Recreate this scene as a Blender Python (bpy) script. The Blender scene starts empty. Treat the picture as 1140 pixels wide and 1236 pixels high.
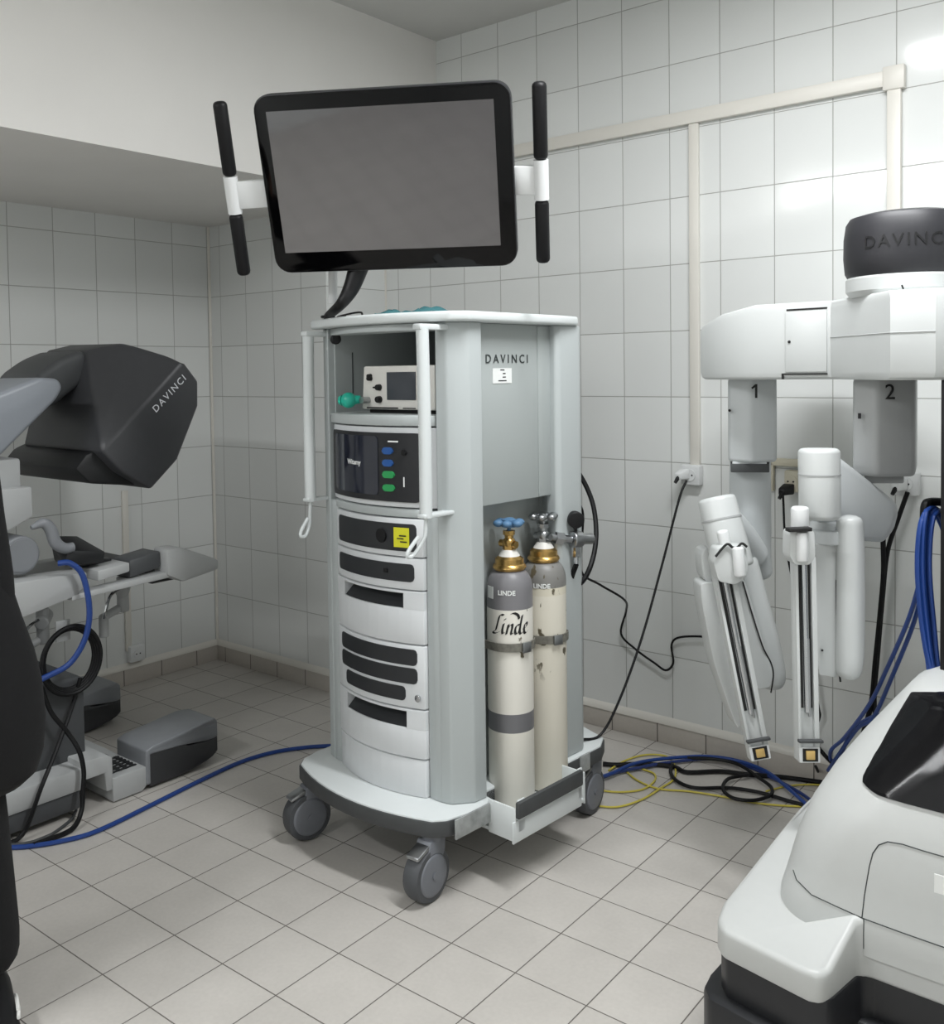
import bpy, bmesh, math, random
from mathutils import Vector, Matrix
from mathutils.bvhtree import BVHTree
random.seed(4)
SC = bpy.context.scene
COL = SC.collection
V = Vector

# ------------------------------------------------------------------ camera, light, exposure
CAM = V((4.0315, -2.9337, 1.4389)); FPX = 1160.3; CX, CY = 548.82, 490.79
RT = V((0.76841, 0.63980, -0.01384)); UP = V((-0.01242, 0.03653, 0.99926)); FW = V((-0.63983, 0.76767, -0.03602))
cd = bpy.data.cameras.new('camera'); cam = bpy.data.objects.new('camera', cd); COL.objects.link(cam)
cd.sensor_width = 36; cd.lens = FPX / 1236 * 36; cd.sensor_fit = 'AUTO'
cd.shift_x = (570 - CX) / 1236; cd.shift_y = -(618 - CY) / 1236; cd.clip_start = 0.02
cam.matrix_world = Matrix(((RT.x, UP.x, -FW.x, CAM.x), (RT.y, UP.y, -FW.y, CAM.y), (RT.z, UP.z, -FW.z, CAM.z), (0, 0, 0, 1)))
SC.camera = cam
w = bpy.data.worlds.new('world'); SC.world = w; w.use_nodes = True
w.node_tree.nodes['Background'].inputs[0].default_value = (0.8, 0.85, 0.9, 1)
w.node_tree.nodes['Background'].inputs[1].default_value = 0.05
SC.view_settings.view_transform = 'Standard'; SC.view_settings.look = 'None'; SC.view_settings.gamma = 1
SC.view_settings.use_curve_mapping = False
SC.view_settings.exposure = 0.15
CEIL = 2.921
def area(name, loc, sx, sy, power, col=(0.97, 0.985, 1.0)):
    l = bpy.data.lights.new(name, 'AREA'); l.shape = 'RECTANGLE'; l.size = sx; l.size_y = sy; l.energy = power; l.color = col
    o = bpy.data.objects.new(name, l); COL.objects.link(o); o.location = loc
    return o
LAMPS = [(3.45, -1.02, 1.25, 0.20, 50), (1.95, -3.9, 1.5, 0.20, 60), (4.3, -3.4, 1.25, 0.20, 12)]
for (lx, ly, sx, sy, p) in LAMPS:
    area('ceiling_tube_light', (lx, ly, CEIL - 0.085), sx, sy, p)

def ray(px, py):
    return FW + RT * ((px - CX) / FPX) - UP * ((py - CY) / FPX)
def AD(px, py, d): return CAM + ray(px, py) * d
def AP(px, py, ax, c):
    r = ray(px, py); return CAM + r * ((c - CAM[ax]) / r[ax])
def AX(px, py, c): return AP(px, py, 0, c)
def AY(px, py, c): return AP(px, py, 1, c)
def AZ(px, py, c=0.0): return AP(px, py, 2, c)

# ------------------------------------------------------------------ materials
def nt(name):
    m = bpy.data.materials.new(name); m.use_nodes = True
    return m, m.node_tree.nodes, m.node_tree.links, m.node_tree.nodes['Principled BSDF']
def s2l(c):
    return tuple(((x / 255) / 12.92 if x / 255 <= 0.04045 else ((x / 255 + 0.055) / 1.055) ** 2.4) for x in c) + (1,)
def mat(name, rgb, rough=0.5, metal=0.0, noise=0.0, nscale=40, bump=0.0, coat=0.0, ior=1.5, alpha=None, emit=None):
    m, N, L, b = nt(name)
    c = s2l(rgb)
    b.inputs['Base Color'].default_value = c; b.inputs['Roughness'].default_value = rough
    b.inputs['Metallic'].default_value = metal; b.inputs['IOR'].default_value = ior
    b.inputs['Coat Weight'].default_value = coat; b.inputs['Coat Roughness'].default_value = 0.08
    tc = N.new('ShaderNodeTexCoord'); nz = N.new('ShaderNodeTexNoise')
    nz.inputs['Scale'].default_value = nscale; nz.inputs['Detail'].default_value = 4
    L.new(tc.outputs['Object'], nz.inputs['Vector'])
    if noise:
        r = N.new('ShaderNodeValToRGB')
        r.color_ramp.elements[0].position = 0.3; r.color_ramp.elements[1].position = 0.75
        r.color_ramp.elements[0].color = tuple(x * (1 - noise) for x in c[:3]) + (1,)
        r.color_ramp.elements[1].color = tuple(min(1, x * (1 + noise)) for x in c[:3]) + (1,)
        L.new(nz.outputs['Fac'], r.inputs['Fac']); L.new(r.outputs['Color'], b.inputs['Base Color'])
    if bump:
        bp = N.new('ShaderNodeBump'); bp.inputs['Strength'].default_value = bump; bp.inputs['Distance'].default_value = 0.002
        L.new(nz.outputs['Fac'], bp.inputs['Height']); L.new(bp.outputs['Normal'], b.inputs['Normal'])
    if emit:
        b.inputs['Emission Color'].default_value = s2l(emit[0]); b.inputs['Emission Strength'].default_value = emit[1]
    return m

def tile_mat(name, axu, axv, ou, ov, tu, tv, g, rgb, grout, rough, spec_bump=0.15, ang=0.0, vary=0.03, speck=0.0, gbump=0.6):
    """rectangular tiles with grout lines, laid out in world metres"""
    m, N, L, b = nt(name)
    geo = N.new('ShaderNodeNewGeometry'); sep = N.new('ShaderNodeSeparateXYZ')
    src = geo.outputs['Position']
    if ang:
        vr = N.new('ShaderNodeVectorRotate'); vr.rotation_type = 'Z_AXIS'; vr.inputs['Angle'].default_value = -ang
        L.new(src, vr.inputs['Vector']); src = vr.outputs['Vector']
    L.new(src, sep.inputs[0])
    def mth(op, a, c=None, d=None):
        n = N.new('ShaderNodeMath'); n.operation = op
        for i, x in enumerate((a, c, d)):
            if x is None: continue
            if isinstance(x, (int, float)): n.inputs[i].default_value = x
            else: L.new(x, n.inputs[i])
        return n.outputs[0]
    def edge(ax, o, t):
        u = mth('DIVIDE', mth('SUBTRACT', sep.outputs[ax], o), t)
        fr = mth('SUBTRACT', u, mth('FLOOR', u))
        return mth('MULTIPLY', mth('MINIMUM', fr, mth('SUBTRACT', 1.0, fr)), t), mth('FLOOR', u)
    e1, i1 = edge(axu, ou, tu)
    if axv is None: dist, cell = e1, i1; i2 = i1
    else:
        e2, i2 = edge(axv, ov, tv); dist = mth('MINIMUM', e1, e2)
    mr = N.new('ShaderNodeMapRange'); mr.interpolation_type = 'SMOOTHSTEP'
    mr.inputs['From Min'].default_value = g * 0.35; mr.inputs['From Max'].default_value = g * 0.75
    L.new(dist, mr.inputs['Value'])                                # 0 in the joint, 1 on the tile
    cmb = N.new('ShaderNodeCombineXYZ'); L.new(i1, cmb.inputs[0]); L.new(i2, cmb.inputs[1])
    wn = N.new('ShaderNodeTexWhiteNoise'); wn.noise_dimensions = '2D'; L.new(cmb.outputs[0], wn.inputs['Vector'])
    c = s2l(rgb)
    hsv = N.new('ShaderNodeHueSaturation'); hsv.inputs['Color'].default_value = c
    L.new(mth('MULTIPLY_ADD', wn.outputs['Value'], vary * 2, 1 - vary), hsv.inputs['Value'])
    colout = hsv.outputs['Color']
    if speck:
        nz = N.new('ShaderNodeTexNoise'); nz.inputs['Scale'].default_value = 90; nz.inputs['Detail'].default_value = 6
        L.new(geo.outputs['Position'], nz.inputs['Vector'])
        nz2 = N.new('ShaderNodeTexNoise'); nz2.inputs['Scale'].default_value = 6; nz2.inputs['Detail'].default_value = 3
        L.new(geo.outputs['Position'], nz2.inputs['Vector'])
        h2 = N.new('ShaderNodeHueSaturation'); L.new(colout, h2.inputs['Color'])
        sm = mth('MULTIPLY_ADD', nz.outputs['Fac'], speck, 1 - speck / 2)
        L.new(mth('MULTIPLY', sm, mth('MULTIPLY_ADD', nz2.outputs['Fac'], speck * 1.5, 1 - speck * 0.75)), h2.inputs['Value'])
        colout = h2.outputs['Color']
    mix = N.new('ShaderNodeMix'); mix.data_type = 'RGBA'; mix.inputs['A'].default_value = s2l(grout)
    L.new(mr.outputs[0], mix.inputs['Factor']); L.new(colout, mix.inputs['B'])
    L.new(mix.outputs['Result'], b.inputs['Base Color'])
    L.new(mth('MULTIPLY_ADD', mr.outputs[0], rough - 0.8, 0.8), b.inputs['Roughness'])
    # joints lie deeper; each tile face is very slightly wavy and tilted
    nb = N.new('ShaderNodeTexNoise'); nb.inputs['Scale'].default_value = 5; nb.inputs['Detail'].default_value = 1
    L.new(geo.outputs['Position'], nb.inputs['Vector'])
    hh = mth('ADD', mth('MULTIPLY', mr.outputs[0], 0.35), mth('MULTIPLY', nb.outputs['Fac'], spec_bump))
    bp = N.new('ShaderNodeBump'); bp.inputs['Strength'].default_value = gbump; bp.inputs['Distance'].default_value = 0.004
    L.new(hh, bp.inputs['Height']); L.new(bp.outputs['Normal'], b.inputs['Normal'])
    return m

M = {}
WT = (226, 228, 226); GR = (166, 166, 162)
M['tile_niche'] = tile_mat('glazed wall tile', 0, 2, 0.0852, 0.3414, 0.2, 0.2479, 0.0028, WT, GR, 0.10)
M['tile_recess'] = tile_mat('glazed wall tile recess', 0, 2, 1.9346, 0.3414, 0.2, 0.2479, 0.0028, WT, GR, 0.10)
M['tile_left'] = tile_mat('glazed wall tile left', 1, 2, -0.2128, 0.3414, 0.2, 0.2479, 0.0028, WT, GR, 0.10)
M['floor'] = tile_mat('beige floor tile', 0, 1, 1.2913, -1.582, 0.1964, 0.2031, 0.0028, (186, 182, 176), (98, 93, 88), 0.42,
                      ang=0.0194, vary=0.025, speck=0.16, spec_bump=0.1)
M['skirt_b'] = tile_mat('skirting tile', 0, None, 0.074, 0, 0.2, 1, 0.004, (190, 184, 176), (104, 99, 93), 0.35, speck=0.12)
M['skirt_l'] = tile_mat('skirting tile left', 1, None, -0.134, 0, 0.2, 1, 0.004, (190, 184, 176), (104, 99, 93), 0.35, speck=0.12)
M['paint'] = mat('white wall paint', (232, 230, 226), 0.75, noise=0.02, nscale=3, bump=0.1)
M['ceil'] = mat('ceiling paint', (205, 205, 202), 0.85, noise=0.02, nscale=3)
M['cream'] = mat('cream plastic', (222, 219, 211), 0.4)
M['beige'] = mat('beige plastic', (206, 200, 180), 0.45)
M['white'] = mat('white gloss plastic', (222, 224, 224), 0.28, coat=0.25)
M['robot'] = mat('white robot shell', (200, 203, 202), 0.34, coat=0.2)
M['robot2'] = mat('off-white base shell', (192, 194, 192), 0.42, noise=0.01)
M['setup'] = mat('cool white setup joint', (200, 204, 205), 0.42)
M['setup_shaded'] = mat('setup joint with boom shade', (172, 174, 174), 0.42)  # darker copy of the setup colour: shade under the boom painted in
M['cart'] = mat('cart light grey paint', (178, 184, 184), 0.45)
M['cart_panel'] = mat('cart panel grey', (168, 174, 173), 0.5)
M['cart_top'] = mat('cart top white', (212, 217, 217), 0.35)
M['door_w'] = mat('cart front white', (214, 217, 219), 0.35)
M['black_sat'] = mat('satin black plastic', (30, 31, 34), 0.4)
M['bar'] = mat('dark grey front bar', (38, 40, 43), 0.45)
M['bumper'] = mat('dark grey bumper', (66, 68, 69), 0.6, noise=0.08, nscale=30)
M['inner'] = mat('bay interior grey', (112, 115, 116), 0.6)
M['void'] = mat('dark cavity', (42, 43, 45), 0.8)
M['caster'] = mat('caster grey', (112, 115, 121), 0.45)
M['tyre'] = mat('tyre grey', (74, 76, 79), 0.6)
M['chrome'] = mat('chrome', (205, 207, 210), 0.15, 1.0)
M['steel'] = mat('brushed steel', (168, 170, 172), 0.3, 1.0)
M['brass'] = mat('brass', (196, 160, 98), 0.3, 1.0, noise=0.25, nscale=60)
M['gold'] = mat('gold drape contact', (236, 200, 130), 0.3, 0.7)
M['black'] = mat('black rubber', (14, 14, 16), 0.45, ior=1.4)
M['cableb'] = mat('black cable', (12, 12, 14), 0.5, ior=1.35)
M['blue'] = mat('blue cable', (26, 60, 128), 0.4)
M['navy'] = mat('dark blue cable', (26, 46, 104), 0.35)
M['yellow'] = mat('yellow cable', (196, 182, 76), 0.45)
M['teal'] = mat('teal plastic', (38, 178, 154), 0.3)
M['cloth_teal'] = mat('teal cloth', (84, 146, 152), 0.8, noise=0.1)
M['knob_blue'] = mat('blue handwheel', (84, 122, 158), 0.5)
M['monitor'] = mat('monitor black glass', (5, 5, 6), 0.08, ior=1.33)
M['screen'] = mat('switched-off lcd', (40, 38, 46), 0.06, ior=2.6)
M['grip'] = mat('black rubber grip', (14, 14, 16), 0.5, ior=1.35)
M['dome'] = mat('charcoal dome', (42, 42, 46), 0.48, noise=0.03)
M['dome_txt'] = mat('black lettering', (24, 24, 26), 0.5)
M['head'] = mat('charcoal viewer shell', (60, 61, 64), 0.42, noise=0.03)
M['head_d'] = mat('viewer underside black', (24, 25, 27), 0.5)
M['con_grey'] = mat('console mid grey', (128, 131, 135), 0.4)
M['arm_grey'] = mat('head arm blue grey', (140, 145, 152), 0.4)
M['foot_dark'] = mat('foot underside grey', (52, 53, 55), 0.5)
M['con_light'] = mat('console light grey', (172, 174, 174), 0.45)
M['con_dark'] = mat('console dark panel', (74, 76, 78), 0.5)
M['con_black'] = mat('console black', (30, 31, 33), 0.5)
M['lettering'] = mat('silver lettering', (225, 228, 232), 0.35)
M['ink'] = mat('printed ink', (46, 52, 52), 0.6)
M['ink_b'] = mat('printed black', (22, 22, 22), 0.6)
M['sticker'] = mat('white sticker', (236, 238, 236), 0.5)
M['sticker_y'] = mat('yellow sticker', (214, 212, 40), 0.5)
M['lcd_dark'] = mat('generator screen', (26, 30, 44), 0.12, coat=0.4)
M['lcd_grey'] = mat('device screen', (64, 68, 74), 0.25)
M['sock_blue'] = mat('blue socket', (36, 84, 150), 0.3)
M['sock_green'] = mat('green socket', (44, 150, 84), 0.3)
M['dev_white'] = mat('device white', (222, 220, 214), 0.45)
M['window'] = mat('tinted black window', (24, 24, 27), 0.16)
M['skin'] = mat('skin', (214, 170, 146), 0.55)
M['cloth_black'] = mat('black cloth', (10, 10, 12), 0.95, noise=0.15, nscale=120, bump=0.3)
M['lips'] = mat('lips', (176, 108, 98), 0.5)
M['hair'] = mat('dark brown hair', (44, 32, 26), 0.6, bump=0.4)
M['sole'] = mat('white sole rubber', (226, 226, 222), 0.5)
M['lamp_white'] = mat('lamp housing', (230, 230, 228), 0.4)
M['wrap'] = mat('clear packing tape film', (150, 153, 152), 0.16, noise=0.25, nscale=25, bump=0.6)
M['belt'] = mat('webbing belt grey', (112, 110, 102), 0.8, noise=0.3, nscale=90)

def cyl_paint(name, bands, flake, seed):
    """cylinder paint: bands by height (object z), worn patches"""
    m, N, L, b = nt(name)
    tc = N.new('ShaderNodeTexCoord'); sp = N.new('ShaderNodeSeparateXYZ'); L.new(tc.outputs['Object'], sp.inputs[0])
    r = N.new('ShaderNodeValToRGB'); r.color_ramp.interpolation = 'CONSTANT'
    els = r.color_ramp.elements
    els[0].position = 0; els[0].color = s2l(bands[0][1]); els[1].position = bands[1][0]; els[1].color = s2l(bands[1][1])
    for z, c in bands[2:]:
        e = els.new(z); e.color = s2l(c)
    L.new(sp.outputs[2], r.inputs['Fac'])
    mp = N.new('ShaderNodeMapping'); mp.inputs['Location'].default_value = (seed, seed * 2, seed)
    mp.inputs['Scale'].default_value = (1, 1, 0.5); L.new(tc.outputs['Object'], mp.inputs['Vector'])
    nz = N.new('ShaderNodeTexNoise'); nz.inputs['Scale'].default_value = 34; nz.inputs['Detail'].default_value = 8
    L.new(mp.outputs[0], nz.inputs['Vector'])
    t = N.new('ShaderNodeValToRGB'); t.color_ramp.elements[0].position = 0.5 + flake[0]; t.color_ramp.elements[1].position = 0.53 + flake[0]
    L.new(nz.outputs['Fac'], t.inputs['Fac'])
    # wear belongs to a band between two heights
    a = N.new('ShaderNodeMapRange'); a.inputs['From Min'].default_value = flake[1]; a.inputs['From Max'].default_value = flake[1] + 0.06
    L.new(sp.outputs[2], a.inputs['Value'])
    mu = N.new('ShaderNodeMath'); mu.operation = 'MULTIPLY'; L.new(t.outputs['Color'], mu.inputs[0]); L.new(a.outputs[0], mu.inputs[1])
    mx = N.new('ShaderNodeMix'); mx.data_type = 'RGBA'; mx.inputs['B'].default_value = s2l((92, 84, 66))
    L.new(mu.outputs[0], mx.inputs['Factor']); L.new(r.outputs['Color'], mx.inputs['A'])
    L.new(mx.outputs['Result'], b.inputs['Base Color']); b.inputs['Roughness'].default_value = 0.42
    return m
M['cyl1'] = cyl_paint('cylinder paint white and grey', [(0, (226, 223, 213)), (0.228, (112, 112, 115)), (0.282, (228, 225, 216)), (0.588, (122, 121, 124))], (0.17, 0.30), 1.3)
M['cyl2'] = cyl_paint('worn cylinder paint cream', [(0, (222, 217, 203)), (0.60, (216, 210, 192)), (0.625, (128, 127, 124)), (0.9, (128, 127, 124))], (0.09, 0.34), 5.1)

# ------------------------------------------------------------------ mesh helpers
class MB:
    def __init__(s): s.bm = bmesh.new()
    def add(s, bm, T=None):
        if T is not None: bmesh.ops.transform(bm, matrix=T, verts=bm.verts)
        me = bpy.data.meshes.new('tmp'); bm.to_mesh(me); bm.free(); s.bm.from_mesh(me); bpy.data.meshes.remove(me)
        return s
    def box(s, c, d, bev=0.0, T=None, seg=2, rz=0.0):
        bm = bmesh.new(); bmesh.ops.create_cube(bm, size=1)
        bmesh.ops.scale(bm, vec=d, verts=bm.verts)
        if bev: bmesh.ops.bevel(bm, geom=bm.edges[:], offset=min(bev, min(d) * 0.49), segments=seg, profile=0.5, affect='EDGES', clamp_overlap=True)
        m = Matrix.Translation(c) @ Matrix.Rotation(rz, 4, 'Z')
        return s.add(bm, (T @ m) if T is not None else m)
    def cyl(s, a, b, r0, r1=None, n=28, bev=0.0, cap=True):
        a, b = V(a), V(b); r1 = r0 if r1 is None else r1
        bm = bmesh.new(); L = (b - a).length
        bmesh.ops.create_cone(bm, cap_ends=cap, segments=n, radius1=r0, radius2=r1, depth=L)
        if bev and cap:
            ed = [e for e in bm.edges if len(e.link_faces) == 2 and any(len(f.verts) > 4 for f in e.link_faces)]
            bmesh.ops.bevel(bm, geom=ed, offset=bev, segments=3, profile=0.5, affect='EDGES', clamp_overlap=True)
        q = V((0, 0, 1)).rotation_difference(b - a)
        return s.add(bm, Matrix.Translation((a + b) / 2) @ q.to_matrix().to_4x4())
    def sphere(s, c, r, sc=(1, 1, 1), T=None):
        bm = bmesh.new(); bmesh.ops.create_uvsphere(bm, u_segments=24, v_segments=14, radius=r)
        m = Matrix.Translation(c) @ Matrix.Diagonal((*sc, 1))
        return s.add(bm, (T @ m) if T is not None else m)
    def tube(s, pts, r, n=8, closed=False, smooth=True, step=6, radii=None):
        pts = [V(p) for p in pts]
        if smooth and len(pts) > 2:
            out = []; rr = []; N = len(pts)
            rng = range(N if closed else N - 1)
            for i in rng:
                p0 = pts[(i - 1) % N] if (closed or i > 0) else pts[0] * 2 - pts[1]
                p1, p2 = pts[i], pts[(i + 1) % N]
                p3 = pts[(i + 2) % N] if (closed or i + 2 < N) else p2 * 2 - p1
                for k in range(step):
                    t = k / step
                    out.append(0.5 * ((2 * p1) + (p2 - p0) * t + (2 * p0 - 5 * p1 + 4 * p2 - p3) * t * t + (3 * p1 - p0 - 3 * p2 + p3) * t ** 3))
                    if radii: rr.append(radii[i] * (1 - t) + radii[(i + 1) % N] * t)
            if not closed:
                out.append(pts[-1])
                if radii: rr.append(radii[-1])
            pts = out; radii = rr if radii else None
        bm = s.bm; rings = []; prev = None; N = len(pts)
        for i, p in enumerate(pts):
            if closed: t = pts[(i + 1) % N] - pts[i - 1]
            else: t = pts[min(i + 1, N - 1)] - pts[max(i - 1, 0)]
            t.normalize()
            if prev is None:
                u = t.orthogonal().normalized()
            else:
                u = (prev - t * prev.dot(t)); u = u.normalized() if u.length > 1e-6 else t.orthogonal().normalized()
            prev = u; v = t.cross(u); R = radii[i] if radii else r
            rings.append([bm.verts.new(p + (u * math.cos(2 * math.pi * k / n) + v * math.sin(2 * math.pi * k / n)) * R) for k in range(n)])
        for i in range(N if closed else N - 1):
            A, B = rings[i], rings[(i + 1) % N]
            for k in range(n): bm.faces.new((A[k], A[(k + 1) % n], B[(k + 1) % n], B[k]))
        if not closed:
            bm.faces.new(rings[0][::-1]); bm.faces.new(rings[-1])
        return s
    def prism(s, poly, z0, z1, bev=0.0, T=None, seg=2):
        """polygon in local xy, extruded along local z"""
        bm = bmesh.new(); vs = [bm.verts.new((p[0], p[1], z0)) for p in poly]
        f = bm.faces.new(vs); bmesh.ops.recalc_face_normals(bm, faces=[f])
        r = bmesh.ops.extrude_face_region(bm, geom=[f])
        bmesh.ops.translate(bm, vec=(0, 0, z1 - z0), verts=[g for g in r['geom'] if isinstance(g, bmesh.types.BMVert)])
        bmesh.ops.recalc_face_normals(bm, faces=bm.faces)
        if bev:
            bmesh.ops.bevel(bm, geom=bm.edges[:], offset=bev, segments=seg, profile=0.5, affect='EDGES', clamp_overlap=True)
        return s.add(bm, T)
    def loft(s, rings, cap0=True, cap1=True):
        bm = s.bm; R = [[bm.verts.new(V(p)) for p in ring] for ring in rings]; n = len(R[0])
        for A, B in zip(R, R[1:]):
            for k in range(n): bm.faces.new((A[k], A[(k + 1) % n], B[(k + 1) % n], B[k]))
        if cap0: bm.faces.new(R[0][::-1])
        if cap1: bm.faces.new(R[-1])
        return s
    def hull(s, pts, bev=0.0, T=None, seg=2):
        bm = bmesh.new(); [bm.verts.new(V(p)) for p in pts]
        r = bmesh.ops.convex_hull(bm, input=bm.verts)
        bmesh.ops.delete(bm, geom=[g for g in r['geom_interior'] if isinstance(g, bmesh.types.BMVert)], context='VERTS')
        bmesh.ops.dissolve_limit(bm, angle_limit=0.06, verts=bm.verts, edges=bm.edges)
        if bev: bmesh.ops.bevel(bm, geom=bm.edges[:], offset=bev, segments=seg, profile=0.5, affect='EDGES', clamp_overlap=True)
        return s.add(bm, T)
    def lathe(s, prof, c=(0, 0, 0), n=32, T=None):
        bm = bmesh.new(); rings = []
        for r, z in prof:
            rings.append([bm.verts.new((max(r, 1e-4) * math.cos(2 * math.pi * k / n), max(r, 1e-4) * math.sin(2 * math.pi * k / n), z)) for k in range(n)])
        for A, B in zip(rings, rings[1:]):
            for k in range(n): bm.faces.new((A[k], A[(k + 1) % n], B[(k + 1) % n], B[k]))
        bm.faces.new(rings[0][::-1]); bm.faces.new(rings[-1])
        m = Matrix.Translation(c)
        return s.add(bm, (T @ m) if T is not None else m)
    def grid(s, P, thick=None):
        bm = s.bm; G = [[bm.verts.new(V(p)) for p in row] for row in P]
        for a, b in zip(G, G[1:]):
            for i in range(len(a) - 1): bm.faces.new((a[i], a[i + 1], b[i + 1], b[i]))
        return s

WM = {}   # world matrices of roots
def obj(name, mb, m, parent=None, world=True, smooth=35, label=None):
    """links one mesh object; geometry given in world metres is moved into its thing's frame"""
    bm = mb.bm
    bmesh.ops.recalc_face_normals(bm, faces=bm.faces)
    if parent is not None and world:
        root = parent
        while root.parent is not None: root = root.parent
        bmesh.ops.transform(bm, matrix=WM[root.name].inverted(), verts=bm.verts)
    me = bpy.data.meshes.new(name); bm.to_mesh(me); bm.free()
    me.materials.append(m)
    if smooth:
        me.shade_smooth(); me.set_sharp_from_angle(angle=math.radians(smooth))
    o = bpy.data.objects.new(name, me); COL.objects.link(o)
    if parent is not None: o.parent = parent
    if label: o['label'] = label
    return o
def tag(o, label, cat, group=None):
    o['label'] = label; o['category'] = cat
    if group: o['group'] = group
    return o
def single(name, mb, m, label, cat, group=None, smooth=35):
    """a thing that is one mesh: origin moved to its bottom centre"""
    vs = [v.co for v in mb.bm.verts]
    c = V(((min(v.x for v in vs) + max(v.x for v in vs)) / 2, (min(v.y for v in vs) + max(v.y for v in vs)) / 2, min(v.z for v in vs)))
    bmesh.ops.translate(mb.bm, vec=-c, verts=mb.bm.verts)
    o = obj(name, mb, m, smooth=smooth); o.location = c
    WM[o.name] = Matrix.Translation(c)
    return tag(o, label, cat, group)
def thing(name, label, cat, loc, rz=0.0, group=None):
    o = bpy.data.objects.new(name, None); COL.objects.link(o); o.empty_display_size = 0.1
    o.location = loc; o.rotation_euler = (0, 0, rz)
    WM[o.name] = Matrix.Translation(loc) @ Matrix.Rotation(rz, 4, 'Z')
    return tag(o, label, cat, group)
def struct(name, mb, m):
    o = obj(name, mb, m); o['kind'] = 'structure'; return o
def text(name, s, size, m, T, parent, depth=0.0015, spacing=1.0, shear=0.0, world=True, warp=None, align='CENTER', label=None, bold=0.0):
    cu = bpy.data.curves.new(name, 'FONT'); cu.body = s; cu.size = size; cu.extrude = depth / 2; cu.align_x = align; cu.align_y = 'CENTER'
    cu.space_character = spacing; cu.shear = shear; cu.resolution_u = 3; cu.offset = bold
    t = bpy.data.objects.new(name, cu); COL.objects.link(t)
    dg = bpy.context.evaluated_depsgraph_get(); me = bpy.data.meshes.new_from_object(t.evaluated_get(dg))
    bpy.data.objects.remove(t); bpy.data.curves.remove(cu)
    mb = MB(); mb.bm.from_mesh(me); bpy.data.meshes.remove(me)
    if warp: 
        bmesh.ops.subdivide_edges(mb.bm, edges=[e for e in mb.bm.edges if e.calc_length() > size * 0.12], cuts=2)
        for v in mb.bm.verts: v.co = warp(v.co)
    else: bmesh.ops.transform(mb.bm, matrix=T, verts=mb.bm.verts)
    return obj(name, mb, m, parent, world, smooth=None, label=label)
def frame(o, x, y):
    """4x4 with given origin, local x and y directions"""
    x = V(x).normalized(); z = x.cross(V(y)).normalized(); y = z.cross(x)
    return Matrix(((x.x, y.x, z.x, o[0]), (x.y, y.y, z.y, o[1]), (x.z, y.z, z.z, o[2]), (0, 0, 0, 1)))
def rrect(x0, x1, y0, y1, r, n=6):
    out = []
    for cx, cy, a in ((x1 - r, y1 - r, 0), (x0 + r, y1 - r, 90), (x0 + r, y0 + r, 180), (x1 - r, y0 + r, 270)):
        for k in range(n + 1):
            t = math.radians(a + 90 * k / n); out.append((cx + r * math.cos(t), cy + r * math.sin(t)))
    return out

# ------------------------------------------------------------------ the room
D = 0.3828; XR = 0.853; XB = 1.19; ZB = 2.178; X1 = 5.4; Y0 = -5.2
struct('floor', MB().box(((X1) / 2, (Y0 + D) / 2, -0.05), (X1 + 0.4, D - Y0 + 0.4, 0.1)), M['floor'])
struct('ceiling', MB().box(((X1) / 2, (Y0 + D) / 2, CEIL + 0.05), (X1 + 0.4, D - Y0 + 0.4, 0.1)), M['ceil'])
struct('wall_left', MB().box((-0.05, Y0 / 2, CEIL / 2), (0.1, -Y0 + 0.2, CEIL)), M['tile_left'])
struct('wall_back_niche', MB().box((XR / 2 - 0.025, D / 2 + 0.05, CEIL / 2), (XR + 0.05, D + 0.1, CEIL)), M['tile_niche'])
struct('wall_back', MB().box(((XR + X1) / 2, D + 0.05, CEIL / 2), (X1 - XR, 0.1, CEIL)), M['tile_recess'])
struct('wall_right', MB().box((X1 + 0.05, (Y0 + D) / 2, CEIL / 2), (0.1, D - Y0, CEIL)), M['tile_left'])
struct('wall_front', MB().box((X1 / 2, Y0 - 0.05, CEIL / 2), (X1 + 0.2, 0.1, CEIL)), M['tile_recess'])
struct('wall_bulkhead', MB().box((XB / 2, (Y0 + D) / 2, (ZB + CEIL) / 2), (XB, D - Y0, CEIL - ZB)), M['paint'])
SK = 0.075
struct('baseboard_left', MB().box((0.005, Y0 / 2, SK / 2), (0.01, -Y0, SK), 0.002), M['skirt_l'])
struct('baseboard_niche', MB().box((XR / 2, -0.005, SK / 2), (XR, 0.01, SK), 0.002), M['skirt_b'])
struct('baseboard_back', MB().box(((XR + X1) / 2, D - 0.005, SK / 2), (X1 - XR, 0.01, SK), 0.002), M['skirt_b'])
def cove(a, b, n):
    a, b = V(a), V(b); d = (b - a).normalized(); nrm = V(n)
    r1 = [(0, 0), (0.013, 0), (0.012, 0.012), (0.006, 0.022), (0, 0.028)]
    return MB().loft([[a + nrm * p[0] + V((0, 0, p[1])) for p in r1], [b + nrm * p[0] + V((0, 0, p[1])) for p in r1]])
struct('trim_1', cove((0, 0, SK), (0, Y0, SK), (1, 0, 0)), M['cream'])
struct('trim_2', cove((0, 0, SK), (XR, 0, SK), (0, -1, 0)), M['cream'])
struct('trim_3', cove((XR, D, SK), (X1, D, SK), (0, -1, 0)), M['cream'])
struct('trim_4', MB().cyl((XR, D - 0.002, 0.1), (XR, D - 0.002, ZB), 0.006, n=8), M['cream'])
struct('trim_5', MB().cyl((0.003, -0.003, 0.1), (0.003, -0.003, ZB), 0.008, n=8), M['cream'])
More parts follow.
